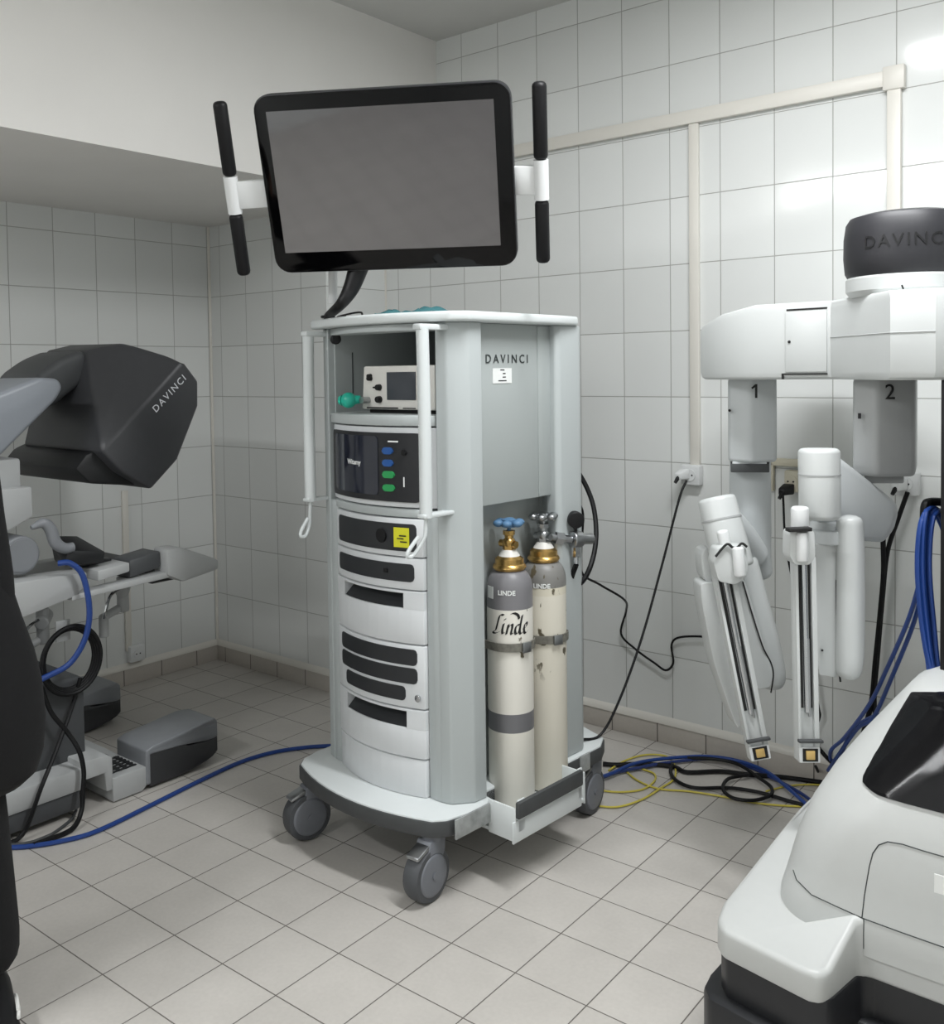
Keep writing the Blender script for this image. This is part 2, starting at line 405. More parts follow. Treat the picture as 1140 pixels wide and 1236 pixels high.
# cable trunking on the recessed wall
struct('trim_6', MB().box(((1.25 + 3.11) / 2, D - 0.011, 2.362), (3.11 - 1.25, 0.022, 0.05), 0.003), M['cream'])
struct('trim_7', MB().box((2.437, D - 0.008, (1.08 + 2.337) / 2), (0.038, 0.016, 2.337 - 1.08), 0.003), M['cream'])
struct('trim_8', MB().box((3.132, D - 0.011, (1.1 + 2.33) / 2), (0.042, 0.022, 2.33 - 1.1), 0.003), M['cream'])
struct('trim_9', MB().box((3.132, D - 0.014, 2.36), (0.066, 0.028, 0.076), 0.004), M['cream'])
struct('trim_10', MB().box((2.79, D - 0.011, 1.108), (0.20, 0.022, 0.026), 0.003).box((2.725, D - 0.011, 1.055), (0.022, 0.022, 0.10), 0.003), M['beige'])
struct('trim_11', MB().box((0.007, -0.505, 0.16 + 0.75 / 2), (0.014, 0.03, 0.75), 0.003), M['cream'])
for (lx, ly, sx, sy, p) in LAMPS:
    fx = thing('ceiling_light', 'long white tube fitting on the ceiling', 'ceiling light', (lx, ly, CEIL - 0.08), group='tube fittings on the ceiling')
    obj('housing', MB().box((lx, ly, CEIL - 0.04), (sx + 0.06, sy + 0.06, 0.075), 0.01), M['lamp_white'], fx)

# ------------------------------------------------------------------ wall sockets and plugs
def socket(loc, n, label, m='white', w_=0.075, h_=0.075, plug=False):
    loc = V(loc); n = V(n); t = thing('wall_socket', label, 'wall socket', loc)
    side = V((0, 0, 1)).cross(n)
    T = frame(loc + n * 0.018, side, (0, 0, 1))
    obj('box', MB().box((0, 0, 0), (w_, h_, 0.036), 0.006, T), M[m], t)
    T2 = frame(loc + n * 0.0365, side, (0, 0, 1))
    obj('face', MB().cyl(T2 @ V((0, 0, -0.002)), T2 @ V((0, 0, 0.003)), 0.022, n=24), M[m], t)
    for sx in (-1, 1): obj('hole', MB().cyl(T2 @ V((sx * 0.0095, 0, 0)), T2 @ V((sx * 0.0095, 0, 0.004)), 0.0032, n=10), M['black'], t)
    return t
socket((2.428, D, 1.045), (0, -1, 0), 'white wall socket under the middle conduit, with a white plug in it')
socket((2.805, D, 1.045), (0, -1, 0), 'beige wall socket between the two hanging robot arms', 'beige', 0.05, 0.075)
socket((3.175, D, 1.06), (0, -1, 0), 'white wall socket right of arm 2, just below the number 2 housing')
socket((2.85, D, 0.13), (0, -1, 0), 'white wall socket low on the wall behind the gold arm tips', 'white', 0.075, 0.09)
socket((0, -0.475, 0.145), (1, 0, 0), 'white socket low on the left wall under the console rail', 'white', 0.075, 0.075)
def plug(loc, label, m1, path, label2):
    t = thing('mains_plug', label, 'plug', loc)
    loc = V(loc)
    obj('body', MB().hull([loc + V((sx * 0.02, 0, sz * 0.019)) for sx in (-1, 1) for sz in (-1, 1)] + [loc + V((sx * 0.012 - 0.012, -0.04, sz * 0.012 - 0.008)) for sx in (-1, 1) for sz in (-1, 1)], 0.005), M[m1], t)
    obj('strain_relief', MB().cyl(loc + V((-0.008, -0.03, -0.006)), loc + V((-0.016, -0.048, -0.03)), 0.009, 0.006, n=12), M['black'], t, label='black strain relief')
    return t
plug((2.41, D - 0.04, 1.05), 'white mains plug left of the middle conduit, with a black cord', 'white', None, '')
plug((3.165, D - 0.04, 1.06), 'white mains plug in the socket to the right of arm 2', 'white', None, '')
plug((2.80, D - 0.04, 1.02), 'black mains plug beneath the beige socket', 'black', None, '')
def cable(name, pts, r, m, label, group=None, n=8, step=6):
    return single(name, MB().tube(pts, r, n=n, step=step), M[m], label, 'cable', group)

# ------------------------------------------------------------------ VISION CART (built in its own frame: u right, v back, z up)
CO = V((2.07, -0.6, 0)); CA = math.radians(-3.5)
cart = thing('equipment_cart', 'tall light grey wheeled equipment cart with open shelf, drawers and lettered side panel', 'medical cart', CO, CA)
CT = WM[cart.name]
def cobj(name, mb, m, parent=None, **k): return obj(name, mb, M[m], parent or cart, world=False, **k)
def vf(u): return -0.350 + 1.15 * u * u           # bowed front
def slab_front(z0, z1, u0, u1, back, proud=0.0, bev=0.003, n=10):
    poly = [(u0 + (u1 - u0) * i / n, vf(u0 + (u1 - u0) * i / n) - proud) for i in range(n + 1)] + [(u1, back), (u0, back)]
    return MB().prism(poly, z0, z1, bev)
def baseline(inset=0.0):
    P = []
    for i in range(13):
        u = -0.29 + 0.58 * i / 12
        P.append((u * (1 - inset * 3), -0.462 + 0.72 * u * u + inset))
    P += [(0.317 - inset, -0.365), (0.333 - inset, -0.30), (0.333 - inset, -0.19)]
    P += [(0.27, -0.18), (0.27, 0.155)]                      # cut-out above the cylinder tray
    P += [(0.333 - inset, 0.16), (0.333 - inset, 0.335), (0.30 - inset, 0.40), (0.183, 0.443 - inset), (-0.183, 0.443 - inset), (-0.30 + inset, 0.40), (-0.333 + inset, 0.335), (-0.333 + inset, -0.30), (-0.317 + inset, -0.365)]
    return P
def base_full(inset):
    return [p for p in baseline(inset) if not (p[0] == 0.27)]
cobj('base', MB().prism(baseline(0.003), 0.185, 0.226, 0.005), 'cart_top')
cobj('bumper', MB().prism(baseline(-0.001), 0.177, 0.221, 0.004), 'bumper', label='dark grey bumper band round the base')
cobj('underframe', MB().box((0, 0, 0.172), (0.5, 0.7, 0.03), 0.01), 'inner')
# columns, panels
def col(pts, z0, z1): return MB().prism(pts, z0, z1, 0.006, seg=3)
frc = [(0.232, -0.306), (0.266, -0.296), (0.306, -0.243), (0.308, -0.193), (0.275, -0.19), (0.232, -0.19)]
cobj('column', col(frc, 0.226, 1.578), 'cart')
for s_ in (-1, 1): cobj('column_filler', MB().prism([(s_ * x, y) for x, y in [(0.187, vf(0.187) + 0.006), (0.215, -0.306), (0.236, -0.302), (0.236, -0.20), (0.187, -0.20)]][::s_], 0.226, 1.048, 0.003), 'cart')
cobj('column', col([(-x, y) for x, y in frc[::-1]], 0.226, 1.578), 'cart')
rc = [(0.262, 0.155), (0.300, 0.150), (0.312, 0.165), (0.312, 0.262), (0.30, 0.285), (0.2, 0.30), (0.2, 0.20)]
cobj('column', col(rc, 0.226, 1.578), 'cart')
cobj('column', col([(-x, y) for x, y in rc[::-1]], 0.226, 1.578), 'cart')
cobj('side_panel', MB().box((0.270, -0.02, 1.315), (0.012, 0.36, 0.525), 0.003).box((0.215, -0.02, 1.056), (0.11, 0.36, 0.008)).box((0.2755, 0.125, 1.315), (0.008, 0.06, 0.52), 0.002), 'cart_panel')
cobj('inner_wall', MB().box((0.200, 0.01, 0.64), (0.014, 0.44, 0.83)).box((0.24, 0.19, 0.64), (0.09, 0.012, 0.83)), 'cart_panel')
cobj('side_panel', MB().box((-0.285, -0.02, 0.9), (0.012, 0.36, 1.34), 0.003), 'cart_panel')
cobj('rear_panel', MB().box((0, 0.285, 0.9), (0.42, 0.012, 1.34), 0.003), 'cart_panel')
cobj('lower_body', MB().box((0, -0.01, 0.63), (0.38, 0.57, 0.80), 0.003), 'inner')
# top
top = []
for i in range(13):
    u = -0.30 + 0.60 * i / 12; top.append((u, -0.385 + 0.75 * u * u))
top += [(0.335, -0.27), (0.338, 0.15), (0.325, 0.24), (0.29, 0.285), (-0.29, 0.285), (-0.325, 0.24), (-0.338, 0.15), (-0.335, -0.27)]
cobj('top', MB().prism(top, 1.578, 1.606, 0.008, seg=3), 'cart_top', label='white rounded top slab')
# open bay with shelf
cobj('bay', MB().box((-0.232, -0.03, 1.43), (0.01, 0.50, 0.30)).box((0.236, -0.03, 1.43), (0.008, 0.46, 0.30)).box((0, 0.245, 1.43), (0.47, 0.008, 0.30)), 'cart', label='grey inside of the open bay')
cobj('shelf', slab_front(1.288, 1.318, -0.228, 0.228, 0.24, 0.012, 0.004), 'cart')
cobj('slot_strip', MB().box((-0.2265, -0.21, 1.44), (0.002, 0.004, 0.13)), 'con_dark')
cobj('bay_knob', MB().cyl((-0.215, -0.29, 1.545), (-0.195, -0.30, 1.545), 0.016, n=16, bev=0.004), 'black', label='black round knob in the bay corner')
cobj('crossbar', slab_front(1.556, 1.577, -0.232, 0.232, -0.26, 0.008, 0.004), 'cart')
# front units; each one is a drawer or a device front
cobj('trim_bar', slab_front(1.028, 1.052, -0.205, 0.20, -0.2, 0.004, 0.004), 'cart')
def unit(name, z0, z1, bars=(), recess=None, m='door_w'):
    if recess:
        ra, rb, ru0, ru1 = recess
        mb = slab_front(z0, ra, -0.193, 0.186, -0.1, 0.006)
        mb.add(slab_front(rb, z1 + 0.0, -0.193, 0.186, -0.1, 0.006, bev=0.0015).bm)
        mb.add(slab_front(ra - 0.002, rb + 0.002, -0.193, ru0, -0.1, 0.006, bev=0.0).bm)
        mb.add(slab_front(ra - 0.002, rb + 0.002, ru1, 0.186, -0.1, 0.006, bev=0.0).bm)
    else: mb = slab_front(z0, z1, -0.193, 0.186, -0.1, 0.006)
    o = cobj(name, mb, m)
    if recess:
        rr = slab_front(ra - 0.001, rb, ru0, ru1, -0.10, -0.035, bev=0.0)
        cobj('recess', rr, 'void', o, label='dark handle recess')
        n = 8; P = []
        for i in range(n + 1):
            u = ru0 + (ru1 - ru0) * i / n; P.append([(u, vf(u) - 0.003, ra + 0.001), (u, vf(u) + 0.034, ra + 0.030)])
        cobj('grip_lip', MB().grid(P), 'bar', o, label='dark sloping lip of the recess')
    for (b0, b1, u0, u1) in bars:
        cobj('vent_bar', bar(b0, b1, u0, u1, 0.0085), 'bar', o, label='dark vent bar')
    return o
def bar(z0, z1, u0, u1, proud):
    """dark bar with rounded ends following the bowed front"""
    r = 0.012; pts = rrect(u0, u1, z0, z1, r, 4); bm = bmesh.new(); mb = MB()
    cols = 12; P = []
    for i in range(cols + 1):
        t = i / cols; u = u0 + (u1 - u0) * t
        e = min(u - u0, u1 - u); cut = r - math.sqrt(max(0, r * r - (r - e) ** 2)) if e < r else 0
        P.append((u, cut))
    # extra columns inside the rounded ends
    us = sorted(set([u0 + r * k / 4 for k in range(5)] + [u1 - r * k / 4 for k in range(5)] + [p[0] for p in P]))
    F, B = [], []
    for u in us:
        e = min(u - u0, u1 - u); cut = r - math.sqrt(max(0, r * r - (r - e) ** 2)) if e < r else 0
        F.append([(u, vf(u) - proud, z0 + cut), (u, vf(u) - proud, z1 - cut)])
        B.append([(u, vf(u) - proud + 0.012, z0 + cut), (u, vf(u) - proud + 0.012, z1 - cut)])
    rings = []
    for f, b in zip(F, B): rings.append([f[0], f[1], b[1], b[0]])
    return MB().loft(rings)
gen = unit('generator_tray', 0.916, 1.024, [(0.932, 1.010, -0.168, 0.168)])
cobj('sticker', MB().box((0.125, vf(0.125) - 0.0095, 0.971), (0.050, 0.002, 0.056), rz=math.atan(2.3 * 0.125)), 'sticker_y', gen, label='square yellow warning sticker')
for q in range(4):
    cobj('sticker_mark', MB().box((0.125 + (-0.009, 0.006, -0.003, 0.01)[q], vf(0.125) - 0.0112, 0.985 - q * 0.0085), (0.022, 0.0008, 0.0035), rz=math.atan(2.3 * 0.125) , T=None), 'ink_b', gen, label='black print on the yellow sticker')
cobj('latch', MB().cyl((0.055, vf(0.055) - 0.012, 0.972), (0.055, vf(0.055) - 0.006, 0.972), 0.020, n=20), 'black', gen)
u2 = unit('drawer', 0.822, 0.912, [(0.845, 0.896, -0.168, 0.160)])
cobj('button', MB().box((0.07, vf(0.07) - 0.0095, 0.872), (0.014, 0.003, 0.010)), 'black', u2)
unit('drawer', 0.667, 0.818, [], (0.768, 0.811, -0.135, 0.125))
u4 = unit('drawer', 0.482, 0.663, [(0.606, 0.652, -0.160, 0.165), (0.553, 0.598, -0.160, 0.165), (0.502, 0.543, -0.130, 0.128)])
cobj('lock', MB().cyl((0.165, vf(0.165) - 0.010, 0.513), (0.165, vf(0.165) - 0.004, 0.513), 0.011, n=18, bev=0.002), 'chrome', u4, label='chrome key lock')
unit('drawer', 0.338, 0.478, [], (0.424, 0.471, -0.130, 0.130))
cobj('kick_panel', slab_front(0.227, 0.334, -0.190, 0.184, -0.1, 0.004), 'door_w')
# hand rails
for s_, v_ in ((1, -0.378), (-1, -0.360)):
    h = cobj('handrail', MB().tube([(s_ * 0.262, v_, 1.045), (s_ * 0.262, v_, 1.3), (s_ * 0.258, v_, 1.555)], 0.0175, n=16), 'cart_top', label='pale vertical hand rail')
    cobj('bracket', MB().box((s_ * 0.255, v_ / 2 - 0.14, 1.562), (0.03, abs(v_) - 0.24, 0.016), 0.004), 'cart_top', h)
    cobj('bracket', MB().box((s_ * 0.262, v_ / 2 - 0.14, 1.050), (0.03, abs(v_) - 0.24, 0.012), 0.004), 'cart_top', h)
    cobj('hook', MB().tube([(s_ * 0.262, v_, 1.05), (s_ * 0.262, v_ - 0.004, 1.0), (s_ * 0.255, v_ - 0.012, 0.975), (s_ * 0.245, v_ - 0.035, 0.945), (s_ * 0.243, v_ - 0.055, 0.945), (s_ * 0.246, v_ - 0.05, 0.962), (s_ * 0.252, v_ - 0.02, 0.995)], 0.0055, n=8), 'cart_top', h, label='pale cable hook')
# lettering on the side panel
Tside = frame((0.2775, -0.047, 1.474), (0, 1, 0), (0, 0, 1))
text('lettering', 'DAVINCI', 0.036, M['ink'], Tside, cart, spacing=1.48, world=False, depth=0.001)
st = cobj('label_sticker', MB().box((0.2768, -0.070, 1.426), (0.0012, 0.085, 0.044)), 'sticker', label='small white printed label')
for q, (a_, l_) in enumerate(((0.0, 0.018), (0.008, 0.012), (0.008, 0.014), (0.0, 0.036))):
    cobj('print_line', MB().box((0.2777, -0.070 + a_, 1.443 - q * 0.0105), (0.0006, l_, 0.003)), 'ink_b', st)
# casters
def caster(u, v, rz, first=None):
    """swivel caster: fork, wheel, tyre, lever; built once and copied"""
    if first is None:
        c = cobj('caster', MB().hull([(sx * 0.026, y, z) for sx in (-1, 1) for y, z in ((0.035, 0.168), (-0.035, 0.168), (-0.055, 0.10), (-0.035, 0.062), (0.0, 0.075), (0.03, 0.12))], 0.008)
                 .cyl((0, 0, 0.16), (0, 0, 0.185), 0.028, n=20), 'caster')
        cobj('wheel', MB().cyl((-0.030, -0.025, 0.074), (0.030, -0.025, 0.074), 0.058, n=32, bev=0.008).cyl((-0.033, -0.025, 0.074), (0.033, -0.025, 0.074), 0.010, n=12), 'caster', c)
        cobj('tyre', MB().lathe([(0.058, -0.026), (0.070, -0.025), (0.074, -0.015), (0.074, 0.015), (0.070, 0.025), (0.058, 0.026)], n=36,
             T=Matrix.Translation((0, -0.025, 0.074)) @ Matrix.Rotation(math.pi / 2, 4, 'Y')), 'tyre', c, label='darker rubber tyre')
        cobj('brake_lever', MB().hull([(sx * 0.022, y, z) for sx in (-1, 1) for y, z in ((-0.02, 0.165), (-0.02, 0.150), (-0.085, 0.142), (-0.085, 0.132))], 0.004), 'steel', c)
    else:
        c = first.copy(); COL.objects.link(c); c.parent = cart
        for ch in first.children:
            d = ch.copy(); COL.objects.link(d); d.parent = c
    c.location = (u, v, 0); c.rotation_euler = (0, 0, rz)
    return c
c0 = caster(0.262, -0.375, math.radians(6))
caster(-0.255, -0.375, math.radians(-12), c0)
caster(0.285, 0.345, math.radians(8), c0)
caster(-0.285, 0.345, math.radians(0), c0)
# gas cylinder tray
tr = cobj('cylinder_tray', MB().box((0.335, -0.052, 0.152), (0.185, 0.325, 0.012), 0.003).box((0.428, -0.068, 0.172), (0.006, 0.318, 0.060), 0.002)
          .box((0.38, -0.213, 0.190), (0.10, 0.006, 0.095), 0.002).box((0.38, 0.108, 0.190), (0.10, 0.006, 0.095), 0.002)
          .box((0.428, -0.19, 0.212), (0.006, 0.03, 0.09), 0.002).box((0.428, 0.085, 0.212), (0.006, 0.02, 0.09), 0.002), 'cart_top', label='low pale tray holding the two cylinders')
cobj('tray_bumper', MB().box((0.436, -0.066, 0.233), (0.014, 0.30, 0.046), 0.004), 'bumper', tr, label='dark grey bumper strip of the tray')
for yc, yl in ((-0.275, 0.165), (0.24, 0.05)):
    cobj('tape_wrap', MB().box((0.336, yc, 0.200), (0.006, yl, 0.054), 0.001), 'wrap', label='crinkled clear tape round the bumper')

# cylinders, each with its own valve
def bottle(u, v, name_lbl, paintm, wheel_m, valve_m, wheel_lbl):
    loc = CT @ V((u, v, 0.158)); t = thing('gas_cylinder', name_lbl, 'gas cylinder', loc, CA)
    def o(n, mb, m, p=None, **k): return obj(n, mb, M[m], p or t, world=False, **k)
    r = 0.068
    prof = [(0.05, 0), (0.064, 0.004), (r, 0.018), (r, 0.64)]
    for k in range(1, 8):
        a = k / 8 * math.pi / 2; prof.append((0.030 + (r - 0.030) * math.cos(a), 0.64 + 0.06 * math.sin(a)))
    prof += [(0.030, 0.703), (0.028, 0.72)]
    o('body', MB().lathe(prof, n=40), paintm)
    o('neck_ring', MB().lathe([(0.030, 0.697), (0.046, 0.698), (0.050, 0.705), (0.047, 0.713), (0.043, 0.716), (0.042, 0.730), (0.032, 0.738)], n=28), 'brass' , label='brass coloured neck ring')
    o('collar', MB().lathe([(0.036, 0.730), (0.031, 0.740), (0.020, 0.756), (0.014, 0.758)], n=24), 'dev_white')
    vv = o('valve', MB().cyl((0, 0, 0.735), (0, 0, 0.80), 0.013, n=16, bev=0.002).cyl((0, 0, 0.752), (0, 0, 0.768), 0.020, n=6).cyl((-0.032, 0, 0.772), (0.028, 0, 0.772), 0.011, n=12)
           .cyl((0, 0, 0.80), (0, 0, 0.812), 0.018, n=8).sphere((0, 0, 0.775), 0.02), valve_m)
    mb = MB().lathe([(0.006, 0.826), (0.022, 0.823), (0.022, 0.845), (0.006, 0.85)], n=16)
    for k in range(6):
        a = k * math.pi / 3; mb.sphere((0.033 * math.cos(a), 0.033 * math.sin(a), 0.835), 0.0155, (1, 1, 0.7))
    mb.cyl((0, 0, 0.81), (0, 0, 0.83), 0.006, n=10)
    o('handwheel', mb, wheel_m, vv, label=wheel_lbl)
    return t
b1 = bottle(0.280, -0.052, 'white gas cylinder with grey shoulder and black script lettering, nearer of the two', 'cyl1', 'knob_blue', 'brass', 'blue handwheel')
b2 = bottle(0.280, 0.112, 'worn cream gas cylinder with chipped paint standing behind, under the regulator', 'cyl2', 'steel', 'steel', 'steel handwheel')
def wrapper(z, r, ang0):
    def f(co):
        a = ang0 + co.x / r; rr = r + 0.0006 + co.z
        return V((rr * math.cos(a), rr * math.sin(a), z + co.y))
    return f
# text runs round the cylinder on the side that faces the room
fa = math.radians(-52)
SCRIPT = [[(0.62, 1.02), (0.50, 1.06), (0.40, 0.95), (0.28, 0.55), (0.16, 0.18), (0.0, 0.10), (0.02, 0.02), (0.18, 0.03), (0.42, 0.16)],
          [(0.62, 0.58), (0.54, 0.25), (0.56, 0.05), (0.66, 0.12)], [(0.68, 0.78), (0.70, 0.84)],
          [(0.86, 0.55), (0.80, 0.30), (0.74, 0.02)], [(0.80, 0.30), (0.92, 0.50), (1.04, 0.55), (1.04, 0.38), (0.98, 0.12), (1.02, 0.03), (1.12, 0.12)],
          [(1.42, 0.50), (1.28, 0.50), (1.18, 0.25), (1.22, 0.04), (1.36, 0.12), (1.46, 0.45), (1.58, 1.0), (1.48, 0.55), (1.42, 0.12), (1.50, 0.02), (1.60, 0.12)], [(0.98, 1.10), (1.15, 1.14), (1.34, 1.02), (1.40, 0.82)],
          [(1.66, 0.28), (1.82, 0.36), (1.88, 0.52), (1.78, 0.56), (1.68, 0.36), (1.68, 0.10), (1.78, 0.02), (1.94, 0.14)]]
def script_mesh(cx, cz, k, r, ang0):
    mb = MB(); bm = mb.bm; pen = V((0.075, 0.055)) * 0.8
    for st in SCRIPT:
        pts = [V(p) for p in st]; out = []
        for i in range(len(pts) - 1):
            p0 = pts[max(i - 1, 0)]; p1, p2 = pts[i], pts[i + 1]; p3 = pts[min(i + 2, len(pts) - 1)]
            for q in range(5):
                t = q / 5; out.append(0.5 * ((2 * p1) + (p2 - p0) * t + (2 * p0 - 5 * p1 + 4 * p2 - p3) * t * t + (3 * p1 - p0 - 3 * p2 + p3) * t ** 3))
        out.append(pts[-1]); prev = None
        for p in out:
            pr = []
            for s_ in (-1, 1):
                x = (p.x + s_ * pen.x - cx) * k; z = (p.y + s_ * pen.y) * k * 0.95 + cz; a = ang0 + x / r
                pr.append(bm.verts.new(((r + 0.0008) * math.cos(a), (r + 0.0008) * math.sin(a), z)))
            if prev: bm.faces.new((prev[0], prev[1], pr[1], pr[0]))
            prev = pr
    return mb
obj('lettering', script_mesh(0.97, 0.520, 0.058, 0.068, fa + math.radians(4)), M['ink_b'], b1, world=False, smooth=None, label='black script lettering')
text('lettering', 'LINDE', 0.019, M['sticker'], None, b1, world=False, warp=wrapper(0.640, 0.068, fa - math.radians(6)), bold=0.0005, depth=0.001, label='small white lettering')
text('lettering', 'LINDE', 0.019, M['sticker'], None, b2, world=False, warp=wrapper(0.632, 0.0685, fa - math.radians(6)), bold=0.0005, depth=0.001, label='small white lettering')
def patch(z0, z1, a0, a1, r, n=8):
    mb = MB(); R = []
    for i in range(n + 1):
        a = a0 + (a1 - a0) * i / n
        R.append([(r0 * math.cos(a), r0 * math.sin(a), z) for r0, z in ((r, z0), (r + 0.001, z0), (r + 0.001, z1), (r, z1))])
    return mb.loft(R)
obj('label_sticker', patch(0.620, 0.655, fa - 1.15, fa - 0.75, 0.0675), M['sticker'], b1, world=False, label='small white sticker')
# straps belong to the cart
def strap(u, v, z, nm, clasp):
    R = 0.0705; pts = []
    for k in range(15):
        a = math.radians(-112 + 150 * k / 14) ; pts.append((u + R * math.cos(a), v + R * math.sin(a)))
    pts = [(0.207, pts[0][1] - 0.008)] + pts + [(0.232, v + 0.085), (0.207, v + 0.09)]
    mb = MB(); R_ = []
    for i, p in enumerate(pts):
        q0 = V(pts[max(i - 1, 0)]); q1 = V(pts[min(i + 1, len(pts) - 1)]); d = (q1 - q0).normalized(); n_ = V((d.y, -d.x))
        if i in (0,): n_ = V((0, -1))
        R_.append([(p[0], p[1], z - 0.012), (p[0] + n_.x * 0.004, p[1] + n_.y * 0.004, z - 0.012), (p[0] + n_.x * 0.004, p[1] + n_.y * 0.004, z + 0.012), (p[0], p[1], z + 0.012)])
    s = cobj('strap', mb.loft(R_), 'belt', label='grey webbing strap round a cylinder')
    a = math.radians(clasp)
    T = frame((u + (R + 0.007) * math.cos(a), v + (R + 0.007) * math.sin(a), z), (-math.sin(a), math.cos(a), 0), (0, 0, 1))
    cobj('buckle', MB().box((0, 0, 0), (0.03, 0.03, 0.008), 0.002, T), 'steel', s)
strap(0.280, -0.052, 0.640, 'a', -12)
strap(0.280, 0.112, 0.628, 'b', -20)
# regulator on the rear cylinder
P0 = CT @ V((0.325, 0.195, 0.914))
rg = thing('gas_regulator', 'brass and steel pressure regulator with black gauge screwed to the rear cylinder', 'regulator', P0)
A0 = CT @ V((0.290, 0.130, 0.928)); A1 = CT @ V((0.325, 0.195, 0.914)); A2 = CT @ V((0.345, 0.275, 0.908))
obj('inlet', MB().cyl(A0, A1, 0.012, n=14).cyl(A0.lerp(A1, 0.25), A0.lerp(A1, 0.6), 0.020, n=6), M['steel'], rg)
obj('body', MB().cyl(A1, A1.lerp(A2, 0.45), 0.026, n=20, bev=0.004).cyl(A1.lerp(A2, 0.45), A2, 0.017, n=14, bev=0.002), M['steel'], rg)
G = A1.lerp(A2, 0.2)
obj('gauge', MB().cyl(G + V((0, 0, 0.02)), G + V((0, 0, 0.05)), 0.006, n=8).cyl(G + V((-0.012, 0.012, 0.062)), G + V((0.012, -0.012, 0.062)), 0.026, n=24, bev=0.004), M['black'], rg, label='black round gauge')
obj('outlet', MB().cyl(G, G + V((0.004, -0.004, -0.075)), 0.008, n=12).cyl(G + V((0, 0, -0.02)), G + V((0.003, -0.003, -0.055)), 0.014, n=6), M['chrome'], rg)
H0 = G + V((0.004, -0.004, -0.078))
cable('gas_hose', [H0, AD(690, 700, 3.03), AD(697, 706, 3.05), AD(708, 695, 3.08), AD(717, 670, 3.12), AD(720, 640, 3.16), AD(715, 605, 3.2), AD(700, 573, 3.22), AD(680, 552, 3.2)], 0.0085, 'cableb', 'thick black hose looping from the regulator behind the rear column')

# items in the bay
bs = thing('light_source', 'white box-shaped medical device with grey screen and knobs on the open shelf', 'medical device', CT @ V((0.03, -0.10, 1.318)), CA + math.radians(3))
def bobj(n, mb, m, p=None, **k): return obj(n, mb, M[m], p or bs, world=False, **k)
bobj('body', MB().prism([(-0.148, 0.0), (-0.138, 0.130), (0.150, 0.130), (0.150, 0.0)], -0.20, 0.17, 0.006, T=Matrix(((1, 0, 0, 0), (0, 0, 1, 0.03), (0, 1, 0, 0.012), (0, 0, 0, 1)))), 'dev_white')
bobj('plinth', MB().box((0.0, 0.02, 0.007), (0.285, 0.32, 0.014)), 'black')
bobj('screen', MB().box((0.020, -0.1715, 0.082), (0.115, 0.004, 0.082), 0.001), 'lcd_grey')
for kx, kz, kr in ((-0.107, 0.105, 0.008), (-0.107, 0.112, 0.007), (-0.070, 0.078, 0.010), (-0.070, 0.042, 0.011), (-0.085, 0.078, 0.003)):
    bobj('knob', MB().cyl((kx, -0.168, kz), (kx, -0.184, kz), kr, kr * 0.85, n=16, bev=0.002), 'black')
bobj('port', MB().cyl((-0.118, -0.168, 0.040), (-0.118, -0.20, 0.040), 0.010, n=16), 'steel')
bobj('logo_strip', MB().box((-0.06, -0.1705, 0.017), (0.13, 0.0015, 0.004)).box((0.05, -0.1705, 0.017), (0.05, 0.0015, 0.003)), 'ink_b')
bulb = CT @ V((-0.118, -0.322, 1.358))
single('teal_plug', MB().sphere(bulb, 0.024, (1, 1, 1)).cyl(bulb, bulb + CT.to_3x3() @ V((0.02, 0.03, 0.002)), 0.016, 0.012, n=18).cyl(bulb + CT.to_3x3() @ V((-0.018, -0.01, 0)), bulb + CT.to_3x3() @ V((-0.026, -0.015, 0.0)), 0.017, 0.012, n=18), M['teal'],
       'translucent teal round plug stuck in the front port of the white device', 'plug')
single('dark_device', MB().box(CT @ V((0.188, -0.12, 1.372)), (0.012, 0.25, 0.105), 0.004, rz=0), M['void'], 'dark narrow device standing at the right end of the shelf', 'medical device')
# electrosurgical generator
ge = thing('electrosurgical_generator', 'black-fronted generator with dark touchscreen and blue and green sockets in a white frame', 'medical device', CT @ V((-0.0, -0.1, 1.052)), CA)
off = V((0, 0.1, -1.052))
def gobj(n, mb, m, p=None, **k):
    bmesh.ops.translate(mb.bm, vec=off, verts=mb.bm.verts); return obj(n, mb, M[m], p or ge, world=False, **k)
gobj('frame', slab_front(1.056, 1.284, -0.218, 0.226, 0.1, 0.003, 0.004), 'door_w')
gobj('front', bar(1.072, 1.268, -0.203, 0.182, 0.010), 'black_sat')
def fb(u, z, w_, h_, pr, th=0.002):
    return MB().box((u, vf(u) - pr, z), (w_, th, h_), 0.0, rz=math.atan(2.3 * u))
gobj('touchscreen', bar(1.088, 1.258, -0.175, 0.050, 0.0125), 'lcd_dark')
for k, z in enumerate((1.217, 1.182)):
    gobj('blue_socket', bar(z - 0.010, z + 0.010, 0.066, 0.104, 0.0135), 'sock_blue', label='blue instrument socket')
for k, z in enumerate((1.150, 1.112)):
    gobj('green_socket', bar(z - 0.011, z + 0.009, 0.066, 0.108, 0.0135), 'sock_green', label='green instrument socket')
gobj('button', MB().cyl((0.138, vf(0.138) - 0.014, 1.213), (0.138, vf(0.138) - 0.006, 1.213), 0.009, n=16), 'black')
gobj('indicator', fb(0.138, 1.130, 0.003, 0.028, 0.0125), 'sticker', label='white indicator line')
Tl = frame(V((0.100, vf(0.10) - 0.0135, 1.244)) + off, (1, 2.3 * 0.10, 0), (0, 0, 1))
gobj('brand_line', fb(0.105, 1.244, 0.034, 0.004, 0.0125), 'sticker')
text('screen_text', 'Witamy', 0.021, M['sticker'], None, ge, world=False, depth=0.0008, bold=0.0003, label='white word on the screen', warp=lambda co: V((-0.055 + co.x, vf(-0.055 + co.x) - 0.0132 - co.z, 1.178 + co.y)) + off)

